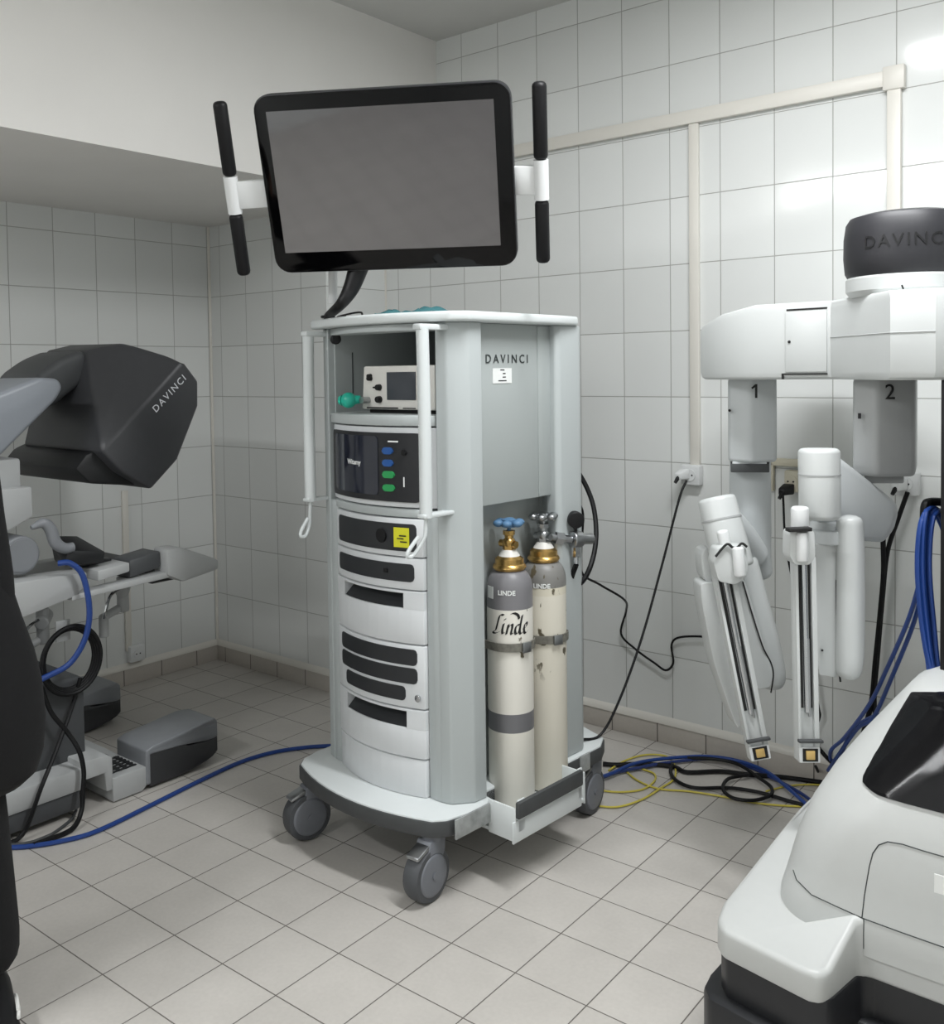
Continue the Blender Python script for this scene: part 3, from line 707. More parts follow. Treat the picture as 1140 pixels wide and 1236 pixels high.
# things lying on top
pt = lambda px, py: AZ(px, py, 1.607)
a_, b_ = CT @ V((-0.10, -0.24, 1.609)), CT @ V((-0.05, -0.20, 1.609))
single('black_strap', MB().tube([CT @ V((-0.115, -0.33, 1.610)), CT @ V((-0.170, -0.315, 1.611)), CT @ V((-0.165, -0.29, 1.618)), CT @ V((-0.13, -0.28, 1.623)), CT @ V((-0.10, -0.28, 1.622)), CT @ V((-0.085, -0.29, 1.611))], 0.003, n=8), M['black'],
       'thin black loop of strap lying on the cart top at the left', 'strap')
def cloth(u0, v0, lu, lv, h, seed, label):
    rnd = random.Random(seed); n = 9; P = []; O_ = []
    ph = [rnd.uniform(0, 6) for _ in range(4)]
    def hz(i, j, e):
        return 1.609 + e * (0.25 + 0.75 * abs(math.sin(i * 0.9 + ph[0]) * math.cos(j * 0.7 + ph[1]))) * h
    for i in range(n + 1):
        ro = []
        for j in range(n + 1):
            fu, fv = i / n, j / n; e = min(fu, 1 - fu, fv, 1 - fv) * 4; e = min(1, e)
            ro.append(CT @ V((u0 + (fu - .5) * lu + 0.008 * math.sin(j + ph[2]), v0 + (fv - .5) * lv + 0.008 * math.sin(i * 1.3 + ph[3]), hz(i, j, e))))
        P.append(ro)
    mb = MB().grid(P); bmesh.ops.solidify(mb.bm, geom=mb.bm.faces[:], thickness=0.002)
    return single('folded_cloth', mb, M['cloth_teal'], label, 'cloth', smooth=80)
cloth(0.030, -0.285, 0.075, 0.06, 0.017, 3, 'small crumpled teal cloth on the cart top, the left and smaller one')
cloth(0.160, -0.265, 0.125, 0.09, 0.020, 8, 'crumpled teal cloth on the cart top, the right and wider one')

# ------------------------------------------------------------------ MONITOR
mc = V((2.185, -0.996, 1.964)); ya, pi_, ro = -0.556, 0.377, 0.004
fwd = V((math.sin(ya) * math.cos(pi_), math.cos(ya) * math.cos(pi_), math.sin(pi_)))
r0 = V((math.cos(ya), -math.sin(ya), 0)); u0 = r0.cross(fwd)
mr_ = r0 * math.cos(ro) + u0 * math.sin(ro); mu_ = u0 * math.cos(ro) - r0 * math.sin(ro)
foot = CT @ V((-0.14, -0.02, 1.606))
mon = thing('touchscreen_monitor', 'large black tilted touchscreen monitor with side grips above the cart', 'monitor', foot)
MT = frame(mc, mr_, mu_)            # local z points out of the screen
W_, H_ = 0.704, 0.497
obj('housing', MB().prism(rrect(-W_ / 2, W_ / 2, -H_ / 2, H_ / 2, 0.045), -0.040, -0.002, 0.004, MT), M['black_sat'], mon)
obj('glass', MB().prism(rrect(-W_ / 2 + 0.003, W_ / 2 - 0.003, -H_ / 2 + 0.003, H_ / 2 - 0.003, 0.043), -0.004, 0.0, 0.001, MT), M['monitor'], mon)
obj('screen', MB().box((-0.005, 0.008, 0.0003), (0.622, 0.392, 0.0016), T=MT), M['screen'], mon, label='dull grey switched-off screen')
obj('back_cover', MB().prism(rrect(-0.22, 0.22, -0.15, 0.15, 0.05), -0.085, -0.038, 0.02, MT), M['white'], mon, label='white back cover')
for sgn, L, tilt in ((-1, 1, 0), (1, 1, 0)):
    x = sgn * (W_ / 2 + 0.083)
    if sgn < 0: top_, bot = (265, 122), (295, 332)
    else: top_, bot = (651, 98), (656, 317)
    def onm(p, back=0.015):
        r_ = ray(*p); n_ = MT.to_3x3() @ V((0, 0, 1)); o_ = mc - n_ * back
        return CAM + r_ * ((o_ - CAM).dot(n_) / r_.dot(n_))
    T0, B0 = onm(top_), onm(bot); L_ = (T0 - B0).length
    f0, f1 = (0.585, 0.37) if sgn < 0 else (0.585, 0.365)
    h = obj('side_grip', MB().cyl(B0.lerp(T0, f1), B0.lerp(T0, f0), 0.0205, n=24), M['white'], mon, label='white middle sleeve of a grip')
    obj('grip_rubber', MB().cyl(T0, B0.lerp(T0, f0), 0.0195, n=24, bev=0.012).cyl(B0.lerp(T0, f1), B0, 0.0195, n=24, bev=0.012), M['grip'], h, label='black rubber grip ends')
    C0 = B0.lerp(T0, 0.475); n_ = MT.to_3x3() @ V((0, 0, 1))
    E0 = mc + mr_ * sgn * (W_ / 2 - 0.03) + mu_ * ((C0 - mc).dot(mu_)) - n_ * 0.03
    dx = (E0 - C0); Tm = frame((C0 + E0) / 2, dx, mu_)
    obj('grip_bracket', MB().box((0, 0, 0), (dx.length, 0.078, 0.022), 0.005, Tm), M['white'], h)
# arm: curved swan neck from the cart top
neck = [foot, foot + V((0.0, 0, 0.06)), foot.lerp(mc, 0.35) + V((0.02, 0.08, 0.02)), foot.lerp(mc, 0.65) + V((0, 0.10, 0)), mc - (MT.to_3x3() @ V((0, 0, 1))) * 0.08]
nf = AZ(396, 384, 1.607)
bk = mc - (MT.to_3x3() @ V((0, 0, 1))) * 0.075
obj('neck', MB().tube([nf, nf + V((0, 0, 0.006)), AD(411, 368, 2.80), AD(424, 348, 2.80), AD(434, 320, 2.80), AD(448, 280, 2.78), bk], 0.02, n=16, radii=[0.010, 0.012, 0.016, 0.024, 0.03, 0.03, 0.03]), M['black'], mon)
obj('foot_plate', MB().cyl(nf, nf + V((0, 0, 0.008)), 0.022, n=20, bev=0.003), M['black'], mon)
obj('lower_arm', MB().cyl(AD(402, 366, 2.93), AD(402, 300, 2.90), 0.014, n=12).cyl(AD(408, 372, 2.93), AD(440, 300, 2.85), 0.0035, n=8), M['white'], mon, label='white strut and wire behind the neck')

# ------------------------------------------------------------------ SURGEON CONSOLE
con = thing('surgeon_console', 'grey surgeon console with charcoal lettered viewer head, arm rest and foot pedals', 'surgeon console', (0.68, -1.55, 0))
def K(n, mb, m, p=None, **k): return obj(n, mb, M[m], p or con, **k)
# base unit
K('base_unit', MB().hull([(x, y, z) for x in (0.36, 1.0) for y, z in ((-1.95, 0.12), (-1.95, 0.46), (-1.29, 0.435), (-1.272, 0.42), (-1.272, 0.12))], 0.012), 'con_dark')
K('base_skirt', MB().box((0.68, -1.66, 0.12), (0.82, 0.66, 0.075), 0.012), 'con_light', label='light grey skirt')
K('base_bumper', MB().box((0.68, -1.66, 0.055), (0.80, 0.64, 0.07), 0.01), 'con_dark', label='dark lower skirt')
K('hook_plate', MB().box((1.003, -1.345, 0.60), (0.006, 0.05, 0.07), 0.002), 'con_light')
# pedal deck: side profile in y-z, extruded along x
def yz(poly, x0, x1, bev=0.0, seg=2):
    T = Matrix(((0, 0, 1, 0), (1, 0, 0, 0), (0, 1, 0, 0), (0, 0, 0, 1)))
    return MB().prism(poly, x0, x1, bev, T, seg)
K('pedal_deck', MB().add(yz([(-1.34, 0.13), (-1.34, 0.175), (-1.245, 0.17), (-1.225, 0.155), (-1.225, 0.045), (-1.25, 0.045), (-1.255, 0.11), (-1.34, 0.11)], 0.28, 1.085, 0.006).bm), 'con_light')
ped = K('pedal_tray', MB().add(yz([(-1.230, 0.004), (-1.230, 0.085), (-1.10, 0.085), (-1.10, 0.02), (-1.12, 0.004)], 0.30, 1.09, 0.004).bm), 'con_light')
mbp = MB()
for i in range(6): mbp.box((1.045 - i * 0.022, -1.165, 0.0865), (0.010, 0.10, 0.003))
for j in range(4): mbp.box((0.99, -1.205 + j * 0.026, 0.0872), (0.125, 0.012, 0.003))
K('pedal_grille', mbp, 'con_black', ped, label='black ribbed pedal surface')
K('pedal_switch', MB().box((1.03, -1.222, 0.125), (0.03, 0.02, 0.05), 0.006), 'con_black', ped)
prof = [(-1.105, 0.02), (-1.105, 0.140), (-1.08, 0.150), (-0.86, 0.172), (-0.81, 0.170), (-0.785, 0.150), (-0.782, 0.090), (-0.93, 0.112), (-0.96, 0.116), (-1.088, 0.124), (-1.088, 0.02)]
profd = [(-1.09, 0.008), (-1.09, 0.128), (-0.95, 0.122), (-0.93, 0.105), (-0.782, 0.092), (-0.782, 0.035), (-0.95, 0.008)]
def tipped(poly, x0, x1, bev):
    """foot seen from above narrows to its tip"""
    mb = yz(poly, x0, x1, bev, 3)
    bmesh.ops.subdivide_edges(mb.bm, edges=[e for e in mb.bm.edges if e.calc_length() > 0.03], cuts=4, use_grid_fill=True)
    for v in mb.bm.verts:
        t = max(0, (v.co.y + 0.88) / 0.105); xc = (x0 + x1) / 2; v.co.x = xc + (v.co.x - xc) * (1 - 0.42 * min(1, t) ** 2.5)
    return mb
f1 = K('foot', tipped(prof, 0.905, 1.095, 0.005), 'con_grey')
K('foot_bumper', tipped(profd, 0.91, 1.092, 0.006), 'foot_dark', f1, label='dark underside of the foot')
prof2 = [(y + 0.0, z) for y, z in prof]
f2 = K('foot', tipped(prof, 0.22, 0.435, 0.005), 'con_grey')
K('foot_bumper', tipped(profd, 0.223, 0.432, 0.006), 'foot_dark', f2, label='dark underside of the foot')
# column, joints, arm rest
K('column', MB().box((0.72, -1.72, 0.85), (0.30, 0.20, 0.9), 0.02).box((0.88, -1.575, 0.66), (0.12, 0.12, 0.42), 0.01), 'con_grey')
K('joint_block', MB().hull([(x, y, z) for x in (0.80, 1.0) for y, z in ((-1.62, 1.09), (-1.432, 1.088), (-1.432, 0.99), (-1.515, 0.952), (-1.62, 0.93))], 0.008), 'con_light', label='off-white joint block')
K('joint_neck', MB().box((0.89, -1.50, 1.13), (0.15, 0.10, 0.10), 0.01), 'con_light')
K('joint_disc', MB().cyl((0.86, -1.475, 0.87), (1.0, -1.475, 0.87), 0.062, n=36, bev=0.006).cyl((0.998, -1.475, 0.87), (1.004, -1.475, 0.87), 0.052, n=36), 'con_grey', label='grey round joint cover')
K('curved_grip', MB().tube([(1.0, -1.44, 0.955), (1.0, -1.40, 0.965), (1.0, -1.375, 0.94), (1.0, -1.36, 0.895), (1.0, -1.33, 0.872), (1.0, -1.30, 0.872)], 0.016, n=12, radii=[0.008, 0.017, 0.02, 0.02, 0.018, 0.016]), 'con_grey')
ar = K('arm_rest', MB().add(yz([(-1.60, 0.80), (-1.285, 0.792), (-1.285, 0.755), (-1.32, 0.72), (-1.60, 0.665)], 0.95, 1.06, 0.006).bm)
       .add(yz([(-1.34, 0.724), (-1.34, 0.705), (-0.93, 0.720), (-0.93, 0.742)], 1.00, 1.06, 0.004).bm)
       .hull([(x, y, z) for x in (0.98, 1.07) for y, z in ((-0.985, 0.823), (-0.925, 0.822), (-0.905, 0.775), (-0.765, 0.752), (-0.765, 0.715), (-0.92, 0.695), (-0.985, 0.73))], 0.01)
       , 'con_light')
K('arm_rest_side', MB().box((0.30, -1.24, 0.68), (0.06, 0.70, 0.05), 0.01), 'con_light')
K('elbow_pad', MB().box((0.66, -0.94, 0.712), (0.66, 0.13, 0.05), 0.02), 'con_black', ar, label='black padded elbow rest')
K('cross_pad', MB().hull([(x, y, z) for x in (0.92, 1.03) for y, z in ((-1.11, 0.80), (-0.985, 0.815), (-0.985, 0.755), (-1.11, 0.735))], 0.01), 'con_dark', ar, label='dark grey pad')
K('pad_sleeve', MB().hull([(x, y, z) for x in (0.92, 1.04) for y, z in ((-1.235, 0.785), (-1.115, 0.795), (-1.115, 0.762), (-1.235, 0.748))], 0.006), 'con_light', ar)
K('touch_pad', MB().hull([(1.0, -1.33, 0.81), (1.0, -1.32, 0.865), (0.84, -1.30, 0.895), (0.84, -1.195, 0.88), (1.0, -1.18, 0.838), (1.0, -1.19, 0.80), (0.88, -1.305, 0.81)], 0.008), 'con_black', ar, label='black control pad')
K('pad_tail', MB().hull([(x, y, z) for x in (0.86, 0.95) for y, z in ((-1.25, 0.815), (-1.13, 0.80), (-1.13, 0.785), (-1.25, 0.79))], 0.003), 'con_black', ar)
# hanging hand controllers
_hc = AX(52, 770, 0.70)
for (x, y, z) in ((0.78, -0.99, 0.58), (0.70, _hc.y, _hc.z)):
    h = K('hand_controller', MB().cyl((x, y, z + 0.11), (x, y, z - 0.02), 0.022, n=16, bev=0.005).cyl((x - 0.05, y + 0.04, z + 0.07), (x + 0.03, y - 0.02, z + 0.06), 0.025, n=16, bev=0.006)
          .cyl((x, y, z - 0.0), (x, y - 0.09, z - 0.03), 0.015, n=14, bev=0.004).cyl((x, y - 0.08, z - 0.02), (x, y - 0.08, z - 0.10), 0.018, n=14, bev=0.004), 'con_light')
    K('pincer', MB().tube([(x + 0.03, y - 0.03, z + 0.075), (x + 0.05, y - 0.08, z + 0.06), (x + 0.05, y - 0.10, z + 0.01), (x + 0.04, y - 0.10, z - 0.02)], 0.006, n=8), 'chrome', h, label='shiny finger pincer')
# boom and viewer head
K('head_arm', MB().hull([(x, y, z) for x in (0.72, 1.0) for y, z in ((-1.75, 1.22), (-1.55, 1.175), (-1.43, 1.285), (-1.34, 1.365), (-1.315, 1.405), (-1.33, 1.435), (-1.40, 1.440), (-1.55, 1.385), (-1.75, 1.31))], 0.03, seg=4), 'arm_grey')
hp = [(-1.215, 1.19), (-1.14, 1.111), (-1.029, 1.04), (-0.918, 1.136), (-0.824, 1.327), (-0.822, 1.418), (-0.884, 1.491)]
mbh = MB(); pts = []
for x in (1.05, 0.50):
    pts += [(x, y, z) for y, z in hp]
pts += [(0.95, -1.30, 1.165), (0.60, -1.30, 1.165), (0.93, -0.93, 1.53), (0.62, -0.93, 1.53), (0.90, -1.02, 1.57), (0.60, -1.02, 1.57), (0.86, -1.14, 1.555), (0.55, -1.14, 1.555), (0.50, -1.24, 1.42), (0.62, -1.27, 1.47), (0.50, -1.30, 1.20), (0.56, -1.30, 1.09), (0.99, -1.24, 1.08), (0.80, -1.27, 1.07)]
hd = K('viewer_head', MB().hull([(x, y, z) for x in (1.05, 0.50) for y, z in hp] + [(0.93, -0.93, 1.525), (0.55, -0.93, 1.53), (0.88, -1.02, 1.560), (0.52, -1.02, 1.565), (0.80, -1.12, 1.535), (0.50, -1.12, 1.54)], 0.012, seg=3), 'head')
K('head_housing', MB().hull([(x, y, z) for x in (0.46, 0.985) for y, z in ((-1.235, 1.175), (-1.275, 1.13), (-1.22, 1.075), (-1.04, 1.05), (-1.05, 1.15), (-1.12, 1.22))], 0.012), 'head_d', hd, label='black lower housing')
K('head_yoke', MB().hull([(x, y, z) for x in (0.50, 0.80) for y, z in ((-1.33, 1.38), (-1.30, 1.45), (-1.22, 1.505), (-1.13, 1.54), (-1.10, 1.50), (-1.13, 1.42), (-1.24, 1.34), (-1.30, 1.33))], 0.03, seg=4), 'con_dark', hd, label='grey-black yoke behind the head')
# lettering along the ridge of the head
n1 = V((0, hp[6][0] - hp[0][0], hp[6][1] - hp[0][1])).normalized()
_t = AX(205, 475, 1.0515); TL = frame(V((1.0515, _t.y, _t.z)), n1, V((1, 0, 0)).cross(n1))
text('lettering', 'DAVINCI', 0.036, M['lettering'], TL, hd, spacing=1.30, depth=0.001, label='silver lettering along the ridge')

# ------------------------------------------------------------------ ROBOT (patient cart)
rob = thing('patient_side_robot', 'large white surgical robot with dark domed boom and hanging numbered arms', 'surgical robot', (3.62, -0.42, 0))
def Rb(n, mb, m, p=None, **k): return obj(n, mb, M[m], p or rob, **k)
XC = 3.62
def mir(pts): return pts + [(2 * XC - x, y) for x, y in pts[::-1]]
left = [(3.165, 0.08), (3.155, -0.35), (3.150, -0.98), (3.158, -1.03), (3.185, -1.062), (3.375, -1.092), (3.398, -1.085), (3.408, -1.06), (3.425, -0.955), (3.445, -0.94)]
def inset(poly, d, c=(XC, -0.5)):
    return [(x + (d if x < c[0] else -d), y + (d if y < c[1] else -d)) for x, y in poly]
plan = mir(left)
def leg_slope(mb):
    for v in mb.bm.verts:
        x = v.co.x if v.co.x < XC else 2 * XC - v.co.x
        d_ = math.hypot(max(0, 3.235 - x), max(0, -0.947 - v.co.y)); wx = min(1, d_ / 0.11) * min(1, max(0, (3.47 - x) / 0.04)); wy = min(1, max(0, (-v.co.y - 0.55) / 0.40)); wz = min(1, max(0, (v.co.z - 0.2) / 0.09))
        v.co.z -= 0.062 * wx * wy * wz
    return mb
bsm = MB().prism(plan, 0.195, 0.322, 0.022, seg=4)
bmesh.ops.subdivide_edges(bsm.bm, edges=[e for e in bsm.bm.edges if e.calc_length() > 0.12], cuts=6, use_grid_fill=True)
bsh = Rb('base_shell', leg_slope(bsm), 'robot2', smooth=50)
Rb('base_skirt', MB().prism(inset(plan, 0.006), 0.06, 0.205, 0.008), 'black_sat', bsh, label='black lower skirt')
Rb('base_bumper', MB().prism(inset(plan, -0.022), 0.012, 0.115, 0.012), 'black_sat', bsh, label='black protruding bumper')
# mound: lofted shell rising to the column
keys = [(0.245, 3.235, -0.948, 0.05, 0.10), (0.300, 3.235, -0.947, 0.05, 0.10), (0.345, 3.245, -0.940, 0.05, 0.11), (0.42, 3.262, -0.932, 0.02, 0.12), (0.49, 3.285, -0.920, -0.02, 0.14), (0.55, 3.315, -0.900, -0.10, 0.17), (0.62, 3.362, -0.872, -0.26, 0.19), (0.69, 3.415, -0.840, -0.38, 0.19), (0.735, 3.45, -0.815, -0.42, 0.17), (0.75, 3.48, -0.79, -0.45, 0.14)]
mound = MB(); rings = []
for z, x0, y0, y1, r in keys:
    rings.append([(x, y, z) for x, y in rrect(x0, 2 * XC - x0, y0, y1, r, 8)])
mound.loft(rings, cap0=False)
mesh_pts = [v.co.copy() for v in mound.bm.verts]
bmesh.ops.subdivide_edges(mound.bm, edges=mound.bm.edges[:], cuts=1, use_grid_fill=True, smooth=0.3)
mound.bm.normal_update()
BV = BVHTree.FromBMesh(mound.bm)
mo = Rb('column_shroud', mound, 'robot2', smooth=60)
BS = BVHTree.FromBMesh(leg_slope(MB().prism(plan, 0.195, 0.322, 0.022, seg=4)).bm)
def hit(px, py, off=0.0, trees=(BV,)):
    best = None; d = ray(px, py).normalized()
    for t in trees:
        h = t.ray_cast(CAM, d)
        if h[0] is not None and (best is None or h[3] < best[3]): best = h
    if best is None: return None
    n = best[1] if best[1].dot(d) < 0 else -best[1]
    return best[0] + n * off
def interp(t, tab):
    for (a, b), (c, e) in zip(tab, tab[1:]):
        if t <= c: return b + (e - b) * (t - a) / (c - a)
    return tab[-1][1]
lft = [(837, 1102), (850, 1092), (870, 1078), (885, 1069), (905, 1057), (925, 1048), (940, 1043), (948, 1043)]
bot = [(1043, 945), (1050, 953), (1062, 961), (1090, 969), (1140, 982), (1180, 993)]
P = []
NX, NY = 30, 26
for i in range(NX + 1):
    row = []; px = 0
    for j in range(NY + 1):
        # blend between left edge (i=0) and a line right of the frame (i=NX)
        yb_r = 993; yt = 837
        t = j / NY
        yl = yt + (946 - yt) * t; xl = interp(yl, lft)
        x = xl + (1178 - xl) * i / NX
        ymax = interp(max(x, 1043), bot) if t > 0 else 0
        y = yt + (interp(x if x > 1043 else 1043, bot) - yt) * t
        p = hit(x, y, 0.004)
        row.append(p)
    P.append(row)
ok = all(p is not None for r_ in P for p in r_)
if not ok:
    for r_ in P:
        for j in range(len(r_) - 2, -1, -1):
            if r_[j] is None: r_[j] = r_[j + 1]
        for j in range(1, len(r_)):
            if r_[j] is None: r_[j] = r_[j - 1]
for r_ in (P[-1],):
    P.append([V((XC, p.y, p.z)) for p in r_])
P += [[V((2 * XC - p.x, p.y, p.z)) for p in r_] for r_ in P[-2::-1]]
wmb = MB().grid(P); bmesh.ops.solidify(wmb.bm, geom=wmb.bm.faces[:], thickness=0.003)
Rb('shroud_window', wmb, 'window', mo, label='glossy black window', smooth=60)
def seam(name, pts, r, parent, trees=(BV, BS)):
    out = []
    for (a, b) in zip(pts, pts[1:]):
        for k in range(6):
            q = (a[0] + (b[0] - a[0]) * k / 6, a[1] + (b[1] - a[1]) * k / 6); h = hit(*q, 0.0003, trees)
            if h is not None: out.append(h)
    h = hit(*pts[-1], 0.0003, trees)
    if h is not None: out.append(h)
    if out[-1].x > 3.5: out = out + [V((2 * XC - p.x, p.y, p.z)) for p in out[::-1]]
    return Rb(name, MB().tube(out, r, n=6, smooth=False), 'ink', parent)
seam('panel_seam', [(1041, 1107), (1044, 1080), (1050, 1045), (1054, 1030), (1061, 1020), (1072, 1016), (1090, 1019), (1115, 1027), (1150, 1037)], 0.0011, mo)
seam('panel_seam', [(1043, 1108), (1043, 1145)], 0.0009, bsh)
seam('panel_seam', [(958, 1050), (962, 1062), (980, 1080), (1010, 1094), (1041, 1108), (1090, 1126), (1150, 1147)], 0.0011, mo)
Rb('asset_label', MB().box(hit(1142, 1072, 0.001), (0.04, 0.002, 0.045)), 'sticker', mo, label='white label on the access panel')
# column
Rb('column', MB().prism(rrect(3.500, 3.74, -0.60, -0.30, 0.03), 0.66, 1.42, 0.0), 'con_dark', label='dark column')
Rb('column_edge', MB().box((3.505, -0.555, 1.04), (0.03, 0.05, 0.76), 0.006), 'black')
# boom: plan polygon, left end turned towards the wall
bl = [AD(846, 420, 2.86), AD(866, 420, 2.76), AD(905, 420, 2.66), AD(1003, 420, 2.50), AD(1040, 420, 2.34), AD(1075, 420, 2.20), AD(1130, 420, 2.13), AD(1180, 420, 2.13), AD(1290, 420, 2.15)]
fr = [(p.x, p.y) for p in bl]
bkp = [(fr[-1][0] + 0.1, fr[-1][1] + 0.30), (3.35, -0.05), (3.08, 0.12), (2.93, 0.14), (2.83, 0.05), (2.775, -0.08)]
ZT, ZL = 1.612, 1.406
def boom_loft():
    n = len(fr + bkp); base = fr + bkp
    cx = sum(p[0] for p in base) / n; cy = sum(p[1] for p in base) / n
    def ring(z, ins, slope):
        out = []
        for i, (x, y) in enumerate(base):
            dx, dy = cx - x, cy - y; l = math.hypot(dx, dy)
            t = max(0, (2.90 - x) / 0.14)
            zz = z - slope * min(1, t) * 0.045
            out.append((x + dx / l * ins, y + dy / l * ins, zz))
        return out
    return MB().loft([ring(ZL, 0.018, 0), ring(ZL + 0.006, 0.006, 0), ring(ZL + 0.02, 0, 0), ring(ZT - 0.02, 0, 1), ring(ZT - 0.006, 0.006, 1), ring(ZT, 0.018, 1)])
bo = Rb('boom', boom_loft(), 'robot', smooth=30)
# inset door on the boom
def fp(px, z, out=0.0):
    """point on the boom's front face between the 2.66 and 2.80 m marks"""
    a, b = bl[2], bl[3]; r_ = ray(px, 420); n_ = V((b.y - a.y, -(b.x - a.x), 0)).normalized()
    if n_.dot(FW) > 0: n_ = -n_
    p = CAM + r_ * ((a - CAM).dot(n_) / r_.dot(n_)); return V((p.x, p.y, z)) + n_ * out
Rb('boom_door', MB().hull([fp(px, z, o_) for px in (949, 999) for z in (1.426, 1.588) for o_ in (-0.004, 0.004)], 0.0015), 'robot', bo)
for (pa_, pb_, za_, zb_) in ((950, 999, 1.590, 1.5945), (944, 999, 1.4185, 1.4225), (944, 946, 1.407, 1.422)):
    Rb('boom_gap', MB().hull([fp(px, z, o_) for px in (pa_, pb_) for z in (za_, zb_) for o_ in (-0.004, 0.0015)]), 'ink_b', bo, label='thin black gap of the boom door')
Rb('boom_button', MB().cyl(fp(954, 1.507, 0.003), fp(954, 1.507, 0.006), 0.004, n=10), 'ink_b', bo)
for i in (3, 4, 5):
    a, b = bl[i], bl[i + 1]
    z = 1.515
    pa, pb = V((a.x, a.y, z)), V((b.x, b.y, z))
    Rb('boom_seam', MB().cyl(pa, pb, 0.0016, n=6), 'con_light', bo)
# dome cap
dc = AD(1094, 290, 2.36); dcx, dcy = dc.x, dc.y
R0 = 0.143
Rb('boom_ring', MB().lathe([(R0 * 0.88, 1.608), (R0 * 0.96, 1.622), (R0 * 0.965, 1.652), (R0 * 0.9, 1.662)], (dcx, dcy, 0), n=56), 'robot', bo)
dm = Rb('dome', MB().lathe([(R0 * 0.86, 1.655), (R0 * 0.93, 1.656), (R0 * 0.975, 1.668), (R0, 1.705), (R0 * 0.995, 1.752), (R0 * 0.96, 1.788), (R0 * 0.90, 1.802), (R0 * 0.7, 1.81), (0.01, 1.812)], (dcx, dcy, 0), n=56), 'dome')
Rb('ring_mark', MB().cyl(AD(1091, 349, 2.22), AD(1089, 344, 2.22), 0.002, n=6), 'ink_b', bo)
ang0 = math.atan2(CAM.y - dcy, CAM.x - dcx)
def domew(co):
    a = ang0 + (co.x) / R0; rr = R0 + 0.0004 + co.z
    return V((dcx + rr * math.cos(a), dcy + rr * math.sin(a), 1.732 + co.y))
text('lettering', 'DAVINCI', 0.042, M['dome_txt'], None, dm, spacing=1.22, warp=domew, depth=0.0012, label='black lettering on the dome')

def capsule(mb, a, b, ra, rb, wdir, flat=1.0):
    """rounded link between two points: hull of two discs of radius ra/rb, flattened along the view"""
    return mb
def blob(mb, pts_r, n=16, flat=0.6):
    """smooth swept link through (px,py,depth,radius_px) samples"""
    P = [AD(x, y, d) for x, y, d, r in pts_r]; R = [r * d / FPX for x, y, d, r in pts_r]
    return mb.tube(P, 0, n=n, radii=R, step=6)
def ends(lst):
    """adds tight end samples so a swept link closes round"""
    (x0, y0, d0, r0), (x1, y1, d1, r1) = lst[0], lst[1]
    (xa, ya, da, ra), (xb, yb, db, rb) = lst[-1], lst[-2]
    def ext(x, y, d, r, x2, y2, f): 
        l = math.hypot(x - x2, y - y2); return (x + (x - x2) / l * f * r, y + (y - y2) / l * f * r, d)
    s = [(*ext(x0, y0, d0, r0, x1, y1, 0.55), r0 * 0.25), (*ext(x0, y0, d0, r0, x1, y1, 0.42), r0 * 0.68)]
    e = [(*ext(xa, ya, da, ra, xb, yb, 0.42), ra * 0.68), (*ext(xa, ya, da, ra, xb, yb, 0.55), ra * 0.25)]
    return s + lst + e
def slabpx(poly, d0, d1, bev=0.004, seg=3):
    """solid whose outline is given at depth d0..d1 (real thickness d1-d0)"""
    n_ = FW.copy(); c = AD(*poly[0], d0)
    T = frame(c, RT, UP)
    out = []
    for x, y in poly:
        p = T.inverted() @ AD(x, y, d0); out.append((p.x, p.y))
    return MB().prism(out, -(d1 - d0), 0, bev, T, seg)
def roundpoly(pts, r=0.25):
    out = []; n = len(pts)
    for i in range(n):
        p0, p, p1 = V(pts[i - 1]), V(pts[i]), V(pts[(i + 1) % n])
        a = p + (p0 - p) * r; b = p + (p1 - p) * r
        for t in (0, 0.33, 0.67, 1): out.append(tuple(a * (1 - t) ** 2 + p * 2 * t * (1 - t) + b * t * t))
    return out

# ---- arm 1
d1 = 2.84
a1 = Rb('robot_arm', MB().hull([V((*AD(px, 480, dd).xy, z)) for px, dd in ((879, 2.83), (906, 2.79), (938, 2.80), (938, 2.97), (880, 3.0)) for z in (1.162, ZL + 0.004)], 0.012, seg=3)
        .hull([V((*AD(px, 480, dd).xy, z)) for px, dd in ((884, 2.82), (926, 2.80), (926, 2.95), (884, 2.97)) for z in (1.135, 1.165)], 0.004), 'setup', label='arm 1: pale setup housing')
Rb('housing_band', MB().hull([V((*AD(px, 480, dd).xy, z)) for px, dd in ((882, 2.815), (929, 2.795), (929, 2.95), (882, 2.97)) for z in (1.133, 1.158)], 0.003), 'bumper', a1, label='dark band under the housing')
Tn = frame(V((*AD(911, 473, 2.765).xy, 1.372)), (RT.x, RT.y, 0), (0, 0, 1))
Rb('number', MB().prism([(0.002, -0.020), (0.0085, -0.020), (0.0085, 0.020), (0.003, 0.020), (-0.009, 0.010), (-0.006, 0.006), (0.002, 0.011)], -0.001, 0.001, 0.0, Tn), 'ink_b', a1)
Rb('button', MB().cyl(V((*AD(881, 498, 2.825).xy, 1.315)), V((*AD(881, 498, 2.81).xy, 1.315)), 0.004, n=10), 'ink_b', a1)
mb = MB(); blob(mb, ends([(906, 552, 2.92, 24), (906, 600, 2.92, 24.5), (909, 640, 2.92, 22), (914, 675, 2.92, 17), (920, 692, 2.92, 13)]), 24)
Rb('setup_link', mb, 'setup', a1)
mb = MB(); blob(mb, ends([(872, 626, 2.78, 22), (895, 650, 2.84, 20), (912, 672, 2.88, 17)]), 20)
Rb('cross_link', mb, 'setup', a1)
A, B = AD(865, 600, 2.74), AD(886, 686, 2.70)
mb = MB().cyl(A, B, 0.053, 0.058, n=40, bev=0.012)
sh = Rb('shoulder', mb, 'robot', a1)
